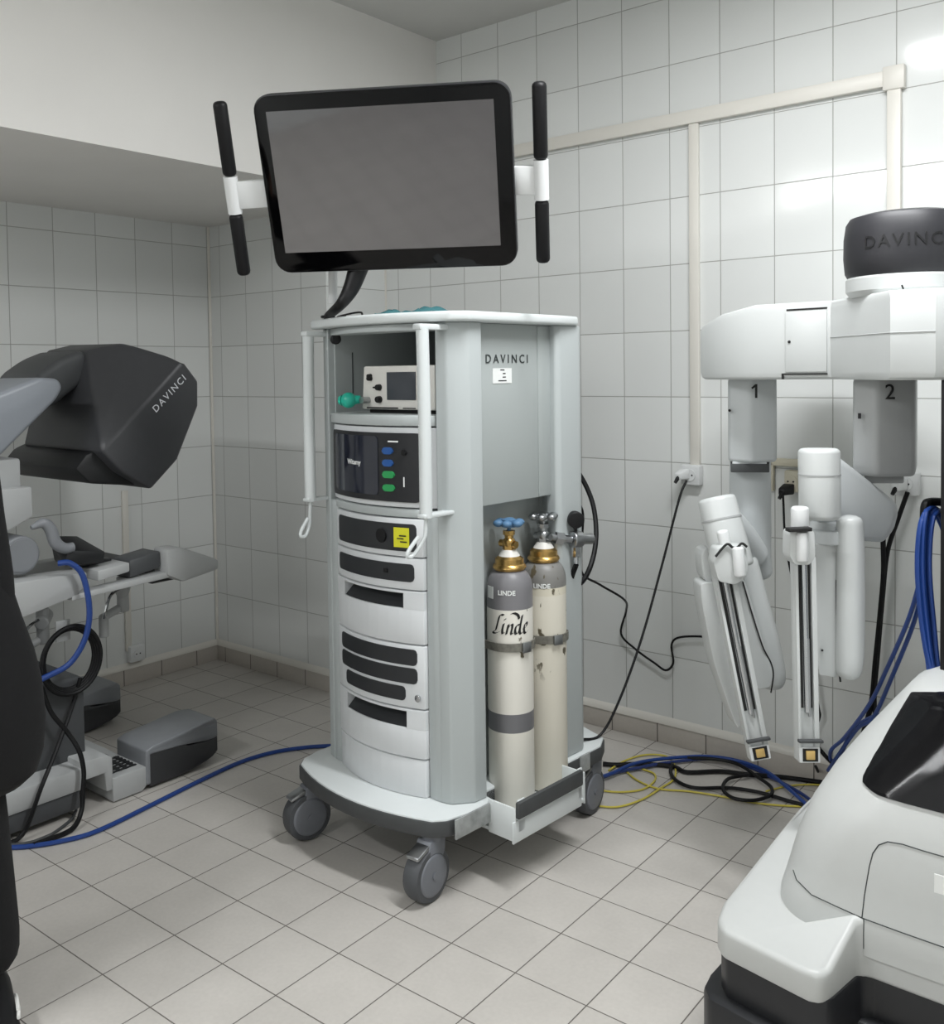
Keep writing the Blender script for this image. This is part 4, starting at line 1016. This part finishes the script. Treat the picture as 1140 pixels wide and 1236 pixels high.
Rb('shoulder_seam', MB().cyl(A.lerp(B, 0.30), A.lerp(B, 0.325), 0.0562, n=40), 'con_light', a1)
Rb('side_pod', MB().add(slabpx(roundpoly([(846, 664), (862, 660), (868, 700), (850, 704)], 0.4), 2.76, 2.84, 0.006).bm), 'robot', a1)
Rb('outer_link', MB().add(slabpx(roundpoly([(846, 704), (868, 702), (880, 760), (898, 875), (890, 880), (862, 800), (848, 730)], 0.22), 2.74, 2.83, 0.010).bm), 'robot', a1)
Rb('inner_link', MB().add(slabpx(roundpoly([(872, 700), (898, 694), (920, 770), (934, 815), (930, 830), (915, 833), (900, 822), (890, 780)], 0.25), 2.77, 2.83, 0.010).bm), 'robot', a1)
mb = MB(); blob(mb, ends([(902, 678, 2.84, 13), (912, 720, 2.84, 14), (924, 770, 2.84, 16), (932, 810, 2.84, 16), (933, 824, 2.84, 14)]), 20)
Rb('drive_pod', mb, 'robot', a1)
Rb('pod_gap', MB().tube([AD(897, 702, 2.765), AD(908, 740, 2.765), (AD(921, 780, 2.765)), AD(931, 800, 2.775), AD(934, 815, 2.775), AD(931, 836, 2.785)], 0.0022, n=6), 'ink_b', a1)
def rail(x0, y0, x1, y1, w0, w1, d0, d1_, arm, dark):
    """slim instrument rail: white channel with two steel rods and a dark groove"""
    A, B = AD(x0, y0, d0), AD(x1, y1, d1_); ax = (B - A); sd = ax.cross(FW).normalized(); fr_ = sd.cross(ax).normalized()
    if fr_.dot(FW) > 0: fr_ = -fr_
    def q(t, s, f): return A + ax * t + sd * s + fr_ * f
    hw0, hw1 = w0 * d0 / FPX / 2, w1 * d1_ / FPX / 2
    def strip(t0, t1, s0, s1, f0, f1): 
        return [q(t, s * (hw0 + (hw1 - hw0) * t), f) for t in (t0, t1) for s in (s0, s1) for f in (f0, f1)]
    r = Rb('instrument_rail', MB().hull(strip(0, 1, -1, 1, -0.030, 0.0), 0.003).hull(strip(0, 1, -1, -0.72, 0, 0.010), 0.001).hull(strip(0, 1, 0.55, 1, 0, 0.010), 0.001), 'robot', arm)
    Rb('groove', MB().hull(strip(0.02, 0.74, -0.66, -0.36, 0, 0.002)).hull(strip(0.02, 0.74, 0.30, 0.50, 0, 0.002)), 'ink_b', r, label='dark groove')
    Rb('guide_rod', MB().cyl(q(0.02, -0.12 * hw0, 0.004), q(0.76, -0.05 * hw1, 0.004), 0.0065, n=12), 'chrome', r, label='chrome guide rod')
    Rb('guide_rod', MB().cyl(q(0.40, 0.10 * hw0, 0.008), q(0.78, 0.12 * hw1, 0.008), 0.0035, n=10), 'steel', r, label='steel guide rod')
    Rb('clamp_bar', MB().hull(strip(0.885, 0.90, -1.15, 1.2, 0.008, 0.024), 0.002), 'bumper', r, label='grey clamp bar')
    g = Rb('cannula_mount', MB().hull(strip(0.925, 1.0, -1.0, 1.0, 0.0, 0.014), 0.003), 'white', r)
    Rb('mount_cavity', MB().hull(strip(0.93, 0.992, -0.72, 0.74, 0.014, 0.0155)), 'ink_b', g)
    Rb('gold_contact', MB().hull(strip(0.938, 0.982, -0.45, 0.42, 0.014, 0.020), 0.002), 'gold', g, label='gold contact')
    return r
def rail_frame(x0, y0, x1, y1, d0, d1_):
    return AD(x0, y0, d0), AD(x1, y1, d1_)
rail(874, 690, 918, 916, 26, 24, 2.64, 2.60, a1, True)
cA = AD(883, 682, 2.62)
Rb('carriage', MB().add(slabpx(roundpoly([(866, 662), (880, 658), (901, 659), (904, 685), (900, 698), (888, 706), (868, 702), (862, 680)], 0.2), 2.585, 2.65, 0.006).bm), 'robot', a1)
Rb('carriage_pod', MB().cyl(AD(891, 660, 2.575), AD(894, 696, 2.575), 0.016, n=20, bev=0.006).cyl(AD(872, 640, 2.62), AD(878, 668, 2.62), 0.016, n=20, bev=0.006), 'white', a1)
Rb('carriage_cap', MB().tube([AD(864, 672, 2.578), AD(875, 659, 2.578), AD(880, 657, 2.578), AD(885, 661, 2.578), AD(890, 661, 2.578), AD(896, 656, 2.578), AD(902, 660, 2.578)], 0.0035, n=8), 'ink_b', a1)
# ---- arm 2 of the robot
a2 = Rb('robot_arm', MB().hull([V((*AD(px, 480, dd).xy, z)) for px, dd in ((1030, 2.47), (1058, 2.42), (1106, 2.42), (1108, 2.60), (1032, 2.62)) for z in (1.158, ZL + 0.004)], 0.012, seg=3)
        .hull([V((*AD(px, 480, dd).xy, z)) for px, dd in ((1044, 2.46), (1092, 2.45), (1092, 2.58), (1044, 2.58)) for z in (1.138, 1.162)], 0.004), 'setup_shaded', label='arm 2: pale setup housing, boom shade in its colour')
Tn = frame(V((*AD(1075, 473, 2.412).xy, 1.372)), (RT.x, RT.y, 0), (0, 0, 1))
text('number', '2', 0.055, M['ink_b'], Tn, a2, depth=0.002)
Rb('button', MB().box(V((*AD(1038, 502, 2.442).xy, 1.313)), (0.006, 0.006, 0.014)), 'ink_b', a2)
Rb('cross_link', MB().hull([AD(x, y, d) for x, y in ((985, 545), (1008, 548), (1030, 565), (1062, 590), (1082, 606), (1085, 618), (1079, 640), (1066, 655), (1035, 652), (1005, 640), (985, 625)) for d in (2.44, 2.56)], 0.015, seg=3), 'setup', a2)
Rb('lower_joint', MB().cyl(AD(1000, 640, 2.42), AD(1000, 656, 2.42), 0.038, n=28, bev=0.004).box((AD(1000, 640, 2.46)), (0.08, 0.06, 0.05), 0.01), 'setup', a2)
A, B = AD(989, 541, 2.38), AD(990, 627, 2.38)
Rb('shoulder', MB().cyl(A, B, 0.050, 0.049, n=40, bev=0.012), 'robot', a2)
Rb('shoulder_seam', MB().cyl(A.lerp(B, 0.36), A.lerp(B, 0.38), 0.0507, n=40), 'con_light', a2)
Rb('inner_link', MB().add(slabpx(roundpoly([(985, 656), (1010, 656), (1012, 818), (990, 815), (985, 790)], 0.1), 2.40, 2.47, 0.008).bm), 'robot', a2)
Rb('link_gap', MB().tube([AD(1010.5, 700, 2.397), AD(1011, 780, 2.397), AD(1012, 800, 2.397), AD(1015, 823, 2.39)], 0.0026, n=6), 'ink_b', a2)
mb = MB(); blob(mb, ends([(1026, 630, 2.39, 15), (1027, 660, 2.39, 16), (1027, 740, 2.39, 16.5), (1026, 795, 2.39, 16), (1024, 812, 2.39, 14)]), 24)
Rb('drive_pod', mb, 'robot', a2)
Rb('screw', MB().cyl(AD(993, 785, 2.402), AD(993, 785, 2.392), 0.003, n=8), 'ink_b', a2)
rail(971, 672, 976, 919, 25, 25, 2.33, 2.30, a2, True)
Rb('carriage', MB().add(slabpx(roundpoly([(955, 640), (984, 640), (985, 672), (978, 682), (961, 682), (954, 672)], 0.2), 2.285, 2.34, 0.005).bm), 'robot', a2)
Rb('carriage_pod', MB().cyl(AD(966, 611, 2.31), AD(966, 640, 2.31), 0.021, n=24, bev=0.008).cyl(AD(969, 642, 2.28), AD(969, 678, 2.28), 0.014, n=18, bev=0.005), 'white', a2)
Rb('carriage_cap', MB().add(slabpx([(953, 638), (981, 637), (981, 641.5), (953, 642.5)], 2.262, 2.29, 0.001).bm), 'ink_b', a2, label='black cap line')
Rb('hook', MB().tube([AD(1116, 632, 2.27), AD(1117, 612, 2.26), AD(1122, 606, 2.27), AD(1140, 606, 2.28)], 0.010, n=10), 'black', rob, label='black cable hook')

# ------------------------------------------------------------------ cables
FZ = 0.006
def fl(pts, z=FZ): return [AZ(x, y, z) for x, y in pts]
cable('blue_cable', fl([(400, 900), (370, 902), (330, 908), (290, 920), (240, 943), (180, 973), (120, 1002), (80, 1014), (30, 1022), (-30, 1024)], 0.008), 0.0075, 'blue', 'single blue cable on the floor between the console and the cart')
cable('grey_cable', fl([(-10, 1020), (30, 1018), (60, 1008), (85, 990), (92, 978)], 0.006), 0.005, 'bumper', 'grey cable curving on the floor by the console foot')
cable('power_cord', [AD(829, 580, 3.44), AD(820, 603, 3.42), AD(800, 680, 3.36), AD(775, 770, 3.28), AD(748, 845, 3.21), AZ(725, 887, 0.236), AZ(700, 893, 0.236)], 0.0045, 'cableb', 'black cord running straight from the middle wall socket down to the cart base')
cable('thin_cable', [AD(698, 605, 3.2), AD(704, 620, 3.22), AD(703, 650, 3.24), AD(702, 690, 3.26), AD(725, 706, 3.35), AD(754, 724, 3.45), AY(756, 738, D - 0.02), AY(750, 765, D - 0.02), AY(768, 784, D - 0.02), AY(790, 800, D - 0.02), AY(804, 809, D - 0.02), AY(813, 800, D - 0.02), AY(811, 778, D - 0.02), AY(822, 769, D - 0.02), AY(857, 769, D - 0.02), AY(880, 775, D - 0.02)], 0.0042, 'cableb', 'thin black cable wandering from the cart column across the tiled wall')
g1 = [AY(1096, 594, D - 0.05), AY(1085, 625, D - 0.05), AY(1072, 665, D - 0.05), AY(1066, 720, D - 0.05), AY(1060, 790, D - 0.05), AY(1056, 840, D - 0.05), V((3.10, 0.30, 0.25)), V((3.12, 0.25, 0.02))]
cable('power_cord', g1, 0.0075, 'cableb', 'black cord hanging from the socket right of arm 2')
cable('power_cord', [AY(1066, 640, D - 0.07), AY(1067, 690, D - 0.07), AY(1063, 740, D - 0.07), AY(1057, 800, D - 0.07), AY(1052, 850, D - 0.06), V((3.06, 0.28, 0.2)), V((3.08, 0.22, 0.02))], 0.0085, 'cableb', 'thicker black cord hanging straight below the arm 2 housing')
cable('power_cord', [V((2.79, D - 0.07, 1.0)), V((2.80, D - 0.06, 0.8)), V((2.86, D - 0.04, 0.5)), AY(988, 850, D - 0.03), AY(990, 865, D - 0.03), AY(984, 880, D - 0.03)], 0.004, 'cableb', 'black cord dropping behind arm 2 from the beige socket')
cable('power_cord', [V((2.87, D - 0.04, 0.13)), AY(985, 900, D - 0.05), AY(1000, 916, D - 0.05), AZ(1020, 935, 0.02)], 0.007, 'cableb', 'short black cord from the low wall socket towards the robot base')
cable('power_cord', [AY(985, 925, D - 0.06), AZ(992, 938, 0.01), AZ(1010, 955, 0.01)], 0.005, 'cableb', 'short thin black cord on the floor beside the low socket')
# bundle of blue cable hanging by the column
rnd = random.Random(7)
bu = MB()
hk = V(AD(1122, 620, 2.27))
for k in range(11):
    ox = (k - 5) * 0.0048; oz = rnd.uniform(-0.02, 0.02); od = rnd.uniform(-0.03, 0.03)
    xl = 1107 + k * 1.6 + rnd.uniform(-1, 1); yb_ = 820 + rnd.uniform(-14, 18)
    pts = [AD(1113 + k * 1.5, 626 + rnd.uniform(-3, 4) - 6 * math.sin(k / 10 * math.pi), 2.26 + od), AD(xl, 680, 2.25 + od), AD(xl + 5, 750, 2.25 + od), AD(1123 + k * 1.4, yb_, 2.24 + od), AD(1138 + k * 1.5, 848, 2.24 + od),
           AD(1150 + k * 2, 760, 2.27 - od), AD(1146 + k * 1.2, 670, 2.28 - od), AD(1130 + k * 1.3, 622, 2.28 - od)]
    bu.tube(pts, 0.0052, n=8, closed=True)
single('cable_coil', bu, M['blue'], 'thick coil of blue cable hanging from the robot column', 'cable coil')
cable('blue_cable', [AD(1114, 690, 2.25), AD(1098, 745, 2.36), AD(1072, 805, 2.50), AD(1050, 850, 2.62), AD(1020, 890, 2.80), AD(1004, 905, 2.88), AD(1004, 918, 2.92), AD(1015, 912, 2.90), AD(1030, 880, 2.80), AD(1060, 862, 2.66)], 0.0055, 'blue', 'blue cable looping from the coil down beside the robot base, left strand')
cable('blue_cable', [AD(1118, 690, 2.27), AD(1104, 750, 2.38), AD(1078, 815, 2.52), AD(1055, 865, 2.66), AD(1035, 880, 2.75), AD(1010, 915, 2.88), AD(1000, 930, 2.95)], 0.0055, 'blue', 'blue cable running from the coil to the robot base, right strand')
# tangle on the floor
cable('blue_cable', fl([(712, 940), (735, 935), (765, 922), (800, 916), (850, 913), (890, 918), (925, 931), (950, 950), (975, 972)], 0.02), 0.0065, 'blue', 'blue cable arching over the tangle on the floor beside the cart')
cable('blue_cable', fl([(712, 946), (740, 934), (775, 926), (810, 920), (860, 916), (900, 924), (935, 940), (968, 958), (990, 975)], 0.012), 0.006, 'navy', 'dark blue cable just below the lighter blue one')
cable('black_cable', fl([(728, 922), (745, 923), (775, 922), (812, 925), (830, 932), (870, 931), (905, 935), (945, 938), (990, 944), (1010, 948)], 0.01), 0.008, 'cableb', 'thick black cable running along the floor towards the robot')
cable('black_cable', fl([(812, 922), (810, 932), (818, 943), (840, 951), (880, 951), (915, 956), (950, 966), (985, 976)], 0.012), 0.0065, 'cableb', 'black cable with a hooked bend below the thick one')
cable('black_cable', fl([(905, 935), (880, 940), (873, 952), (885, 963), (910, 966), (930, 960), (931, 950), (915, 938), (890, 922), (860, 916), (830, 915)], 0.018), 0.0062, 'cableb', 'black cable forming a round loop on the floor')
cable('yellow_cable', fl([(715, 972), (745, 974), (775, 965), (800, 950), (814, 940), (815, 925), (805, 913), (780, 911), (755, 918), (735, 930)], 0.006), 0.0035, 'yellow', 'thin yellow cable making the wide outer loop on the floor')
cable('yellow_cable', fl([(712, 952), (745, 956), (775, 953), (790, 943), (790, 934), (775, 928)], 0.005), 0.0035, 'yellow', 'thin yellow cable making the small inner loop on the floor')
cable('yellow_cable', fl([(755, 930), (770, 942), (795, 952), (830, 955), (870, 961), (905, 968), (940, 972), (980, 974)], 0.005), 0.0035, 'yellow', 'thin yellow cable running straight towards the robot base')
cable('yellow_cable', fl([(925, 955), (950, 949), (975, 947), (1000, 948)], 0.005), 0.003, 'yellow', 'short yellow cable end beside the black loop near the robot')
# cables on the console
cx_ = 1.02
bc = MB()
for k in range(4):
    pts = []
    for i in range(14):
        a = 2 * math.pi * i / 14; pts.append((cx_ + 0.006 * k, -1.335 + (0.088 + 0.005 * k) * math.cos(a), 0.505 + (0.100 + 0.004 * k) * math.sin(a)))
    bc.tube(pts, 0.0075, n=8, closed=True, step=4)
single('cable_coil', bc, M['cableb'], 'coil of black cable hanging in a ring on the console', 'cable coil')
cable('black_cable', [AX(97, 818, 1.03), AX(88, 850, 1.03), AX(70, 900, 1.07), AX(50, 950, 1.12), AZ(30, 1003, 0.03), AZ(10, 1018, 0.01), AZ(-20, 1025, 0.01)], 0.007, 'cableb', 'black cable slanting down left from the console coil')
cable('black_cable', [AX(50, 830, 1.03), AX(62, 860, 1.04), AX(80, 882, 1.06), AX(95, 905, 1.10), AX(101, 930, 1.12), AX(100, 955, 1.13), AZ(98, 980, 0.04), AZ(85, 1002, 0.01), AZ(40, 1020, 0.01)], 0.008, 'cableb', 'black cable curving down right from the console coil')
cable('blue_cable', [AX(70, 680, 1.07), AX(85, 680, 1.09), AX(100, 695, 1.10), AX(108, 735, 1.11), (AX(103, 770, 1.10)), AX(85, 800, 1.08), AX(60, 815, 1.06), AX(35, 826, 1.04), AX(10, 832, 1.03)], 0.0095, 'blue', 'bright blue cable arching down from the console arm rest')

# ------------------------------------------------------------------ PERSON at the left edge
_p = AD(-163, 800, 2.06); PX, PY = _p.x, _p.y
face = math.radians(-35)                       # looks towards the robot, right of the camera
per = thing('person', 'person in black coat and black trousers standing at the left edge, only partly in frame', 'person', (PX, PY, 0), face)
def skin(name, verts, edges, m, parent=None, sub=2, label=None, root=0):
    me = bpy.data.meshes.new(name); me.from_pydata([v[:3] for v in verts], edges, [])
    o = bpy.data.objects.new(name, me); COL.objects.link(o); o.parent = parent or per; me.materials.append(m)
    sk = o.modifiers.new('skin', 'SKIN'); sk.use_smooth_shade = True
    lay = me.skin_vertices[0] if len(me.skin_vertices) else None
    if lay is None:
        bm = bmesh.new(); bm.from_mesh(me); bm.verts.layers.skin.verify(); bm.to_mesh(me); bm.free(); lay = me.skin_vertices[0]
    for i, v in enumerate(verts):
        lay.data[i].radius = (v[3], v[4] if len(v) > 4 else v[3]); lay.data[i].use_root = (i == root)
    ss = o.modifiers.new('sub', 'SUBSURF'); ss.levels = sub; ss.render_levels = sub
    if label: o['label'] = label
    return o
# person frame: +x faces forward, +y to the person's left (image right)
bodyv = [(0, 0, 0.95, 0.13, 0.11), (0, 0, 1.15, 0.11, 0.10), (0, 0, 1.35, 0.15, 0.11), (0, 0, 1.47, 0.07, 0.07), (0.01, 0, 1.53, 0.055, 0.055), (0.02, 0, 1.60, 0.075, 0.085), (0.01, 0, 1.68, 0.085, 0.09), (0.0, 0, 1.745, 0.055, 0.06),
         (0, 0.17, 1.40, 0.055), (-0.01, 0.222, 1.13, 0.040), (0.0, 0.245, 0.87, 0.030), (0.0, 0.24, 0.80, 0.036, 0.024),
         (0, -0.19, 1.42, 0.055), (-0.02, -0.25, 1.15, 0.042), (0.03, -0.26, 0.92, 0.030), (0.04, -0.26, 0.85, 0.034, 0.022),
         (0, 0.09, 0.90, 0.085), (0.01, 0.17, 0.50, 0.055), (0, 0.22, 0.09, 0.038), (0, -0.09, 0.90, 0.085), (0.01, -0.10, 0.50, 0.055), (0, -0.105, 0.09, 0.038), (0.105, 0, 1.61, 0.014)]
bodye = [(0, 1), (1, 2), (2, 3), (3, 4), (4, 5), (5, 6), (6, 7), (2, 8), (8, 9), (9, 10), (10, 11), (2, 12), (12, 13), (13, 14), (14, 15), (0, 16), (16, 17), (17, 18), (0, 19), (19, 20), (20, 21), (5, 22)]
for side, base_i in ((0.24, 11), (-0.26, 15)):
    bx = 0.0 if base_i == 11 else 0.04; by = 0.24 if base_i == 11 else -0.26; z0 = 0.85 if base_i == 15 else 0.80
    for f, (dy, ln) in enumerate(((0.0, 0.075), (0.0, 0.082), (0.0, 0.078), (0.0, 0.062))):
        i0 = len(bodyv); sx = -0.028 + 0.019 * f
        bodyv += [(bx + sx, by, z0 - 0.055, 0.0095), (bx + sx + 0.004, by + (0.006 if by < 0 else -0.006), z0 - 0.055 - ln * 0.5, 0.009), (bx + sx + 0.012, by + (0.018 if by < 0 else -0.018), z0 - 0.055 - ln, 0.0078)]
        bodye += [(base_i, i0), (i0, i0 + 1), (i0 + 1, i0 + 2)]
    i0 = len(bodyv); bodyv += [(bx + 0.040, by, z0 - 0.02, 0.011), (bx + 0.058, by, z0 - 0.06, 0.0095)]; bodye += [(base_i, i0), (i0, i0 + 1)]
body = skin('body', bodyv, bodye, M['skin'])
cl = MB(); sk = []
for z, hl, hr, dp in ((0.535, 0.305, 0.20, 0.13), (0.56, 0.334, 0.225, 0.15), (0.61, 0.350, 0.235, 0.16), (0.68, 0.356, 0.238, 0.165), (0.76, 0.350, 0.236, 0.165), (0.83, 0.336, 0.230, 0.16), (0.90, 0.314, 0.220, 0.155), (0.98, 0.292, 0.205, 0.15),
                      (1.06, 0.262, 0.195, 0.14), (1.15, 0.215, 0.190, 0.135), (1.25, 0.200, 0.195, 0.14), (1.35, 0.205, 0.205, 0.14), (1.41, 0.195, 0.195, 0.125), (1.455, 0.140, 0.140, 0.10), (1.49, 0.085, 0.085, 0.085), (1.53, 0.075, 0.075, 0.08)):
    cy = (hl - hr) / 2; hw = (hl + hr) / 2
    sk.append([(dp * math.cos(t), cy + hw * math.sin(t), z) for t in [2 * math.pi * k / 40 for k in range(40)]])
obj('coat', cl.loft(sk), M['cloth_black'], per, world=False, smooth=80, label='black coat')
obj('sleeve', MB().tube([(0, 0.10, 1.435), (0, 0.172, 1.395), (-0.005, 0.205, 1.25), (-0.01, 0.222, 1.13), (0.0, 0.245, 0.98), (0.0, 0.245, 0.87)], 0, n=18, radii=[0.058, 0.080, 0.066, 0.060, 0.054, 0.05]), M['cloth_black'], per, world=False, smooth=80)
obj('sleeve', MB().tube([(0, -0.10, 1.435), (0, -0.172, 1.395), (-0.01, -0.22, 1.25), (-0.02, -0.25, 1.13), (0.01, -0.258, 1.0), (0.028, -0.262, 0.905)], 0, n=18, radii=[0.058, 0.080, 0.066, 0.060, 0.052, 0.045]), M['cloth_black'], per, world=False, smooth=80)
skin('trousers', [(0, 0, 0.92, 0.12, 0.15), (0, 0.13, 0.80, 0.12), (0.01, 0.19, 0.48, 0.090), (0.0, 0.225, 0.10, 0.076), (0, -0.10, 0.80, 0.10), (0.01, -0.11, 0.48, 0.082), (0.0, -0.115, 0.10, 0.070)],
     [(0, 1), (1, 2), (2, 3), (0, 4), (4, 5), (5, 6)], M['cloth_black'], label='black trousers')
def pobj(n, mb, m, p=None, **k): return obj(n, mb, M[m], p or per, world=False, **k)
for sy in (0.228, -0.115):
    yw = 0.25 if sy > 0 else -0.2
    T = Matrix.Translation((0.0, sy, 0)) @ Matrix.Rotation(yw, 4, 'Z')
    def foot_ring(x, hw, z0, z1): return [T @ V((x, hw * math.cos(a), (z0 + z1) / 2 + (z1 - z0) / 2 * math.sin(a))) for a in [2 * math.pi * k / 14 for k in range(14)]]
    s = pobj('shoe', MB().loft([foot_ring(-0.085, 0.020, 0.02, 0.06), foot_ring(-0.075, 0.036, 0.015, 0.095), foot_ring(-0.02, 0.042, 0.015, 0.105), foot_ring(0.06, 0.044, 0.015, 0.085), foot_ring(0.13, 0.050, 0.015, 0.060), foot_ring(0.18, 0.040, 0.015, 0.048), foot_ring(0.20, 0.018, 0.018, 0.035)]), 'black', smooth=60, label='black shoe')
    pl = [T @ V(p) for p in [(-0.09, -0.02, 0), (-0.095, 0.0, 0), (-0.09, 0.02, 0), (-0.05, 0.044, 0), (0.06, 0.047, 0), (0.13, 0.053, 0), (0.185, 0.04, 0), (0.207, 0.0, 0), (0.185, -0.04, 0), (0.13, -0.053, 0), (0.06, -0.047, 0), (-0.05, -0.044, 0)]]
    pobj('sole', MB().prism([(p.x, p.y) for p in pl], 0.0, 0.026, 0.004), 'sole', s, label='white rubber sole')
    pobj('stripe', MB().tube([T @ V((-0.03, 0.046, 0.03)), T @ V((0.03, 0.047, 0.060)), T @ V((0.09, 0.045, 0.066))], 0.004, n=6).tube([T @ V((0.0, 0.047, 0.03)), T @ V((0.06, 0.048, 0.055)), T @ V((0.11, 0.044, 0.060))], 0.004, n=6), 'sole', s, label='white stripe')
pobj('hair', MB().sphere((-0.012, 0, 1.70), 0.102, (1.0, 0.93, 0.95)), 'hair', smooth=60)
for sy in (-1, 1):
    pobj('eye', MB().sphere((0.083, sy * 0.032, 1.655), 0.011, (1, 1.2, 0.7)), 'hair'); pobj('eyebrow', MB().box((0.094, sy * 0.034, 1.677), (0.008, 0.034, 0.006), 0.002), 'hair'); pobj('ear', MB().sphere((0.01, sy * 0.092, 1.64), 0.028, (0.6, 0.3, 1)), 'skin')
pobj('mouth', MB().box((0.098, 0, 1.575), (0.006, 0.042, 0.008), 0.003), 'lips')
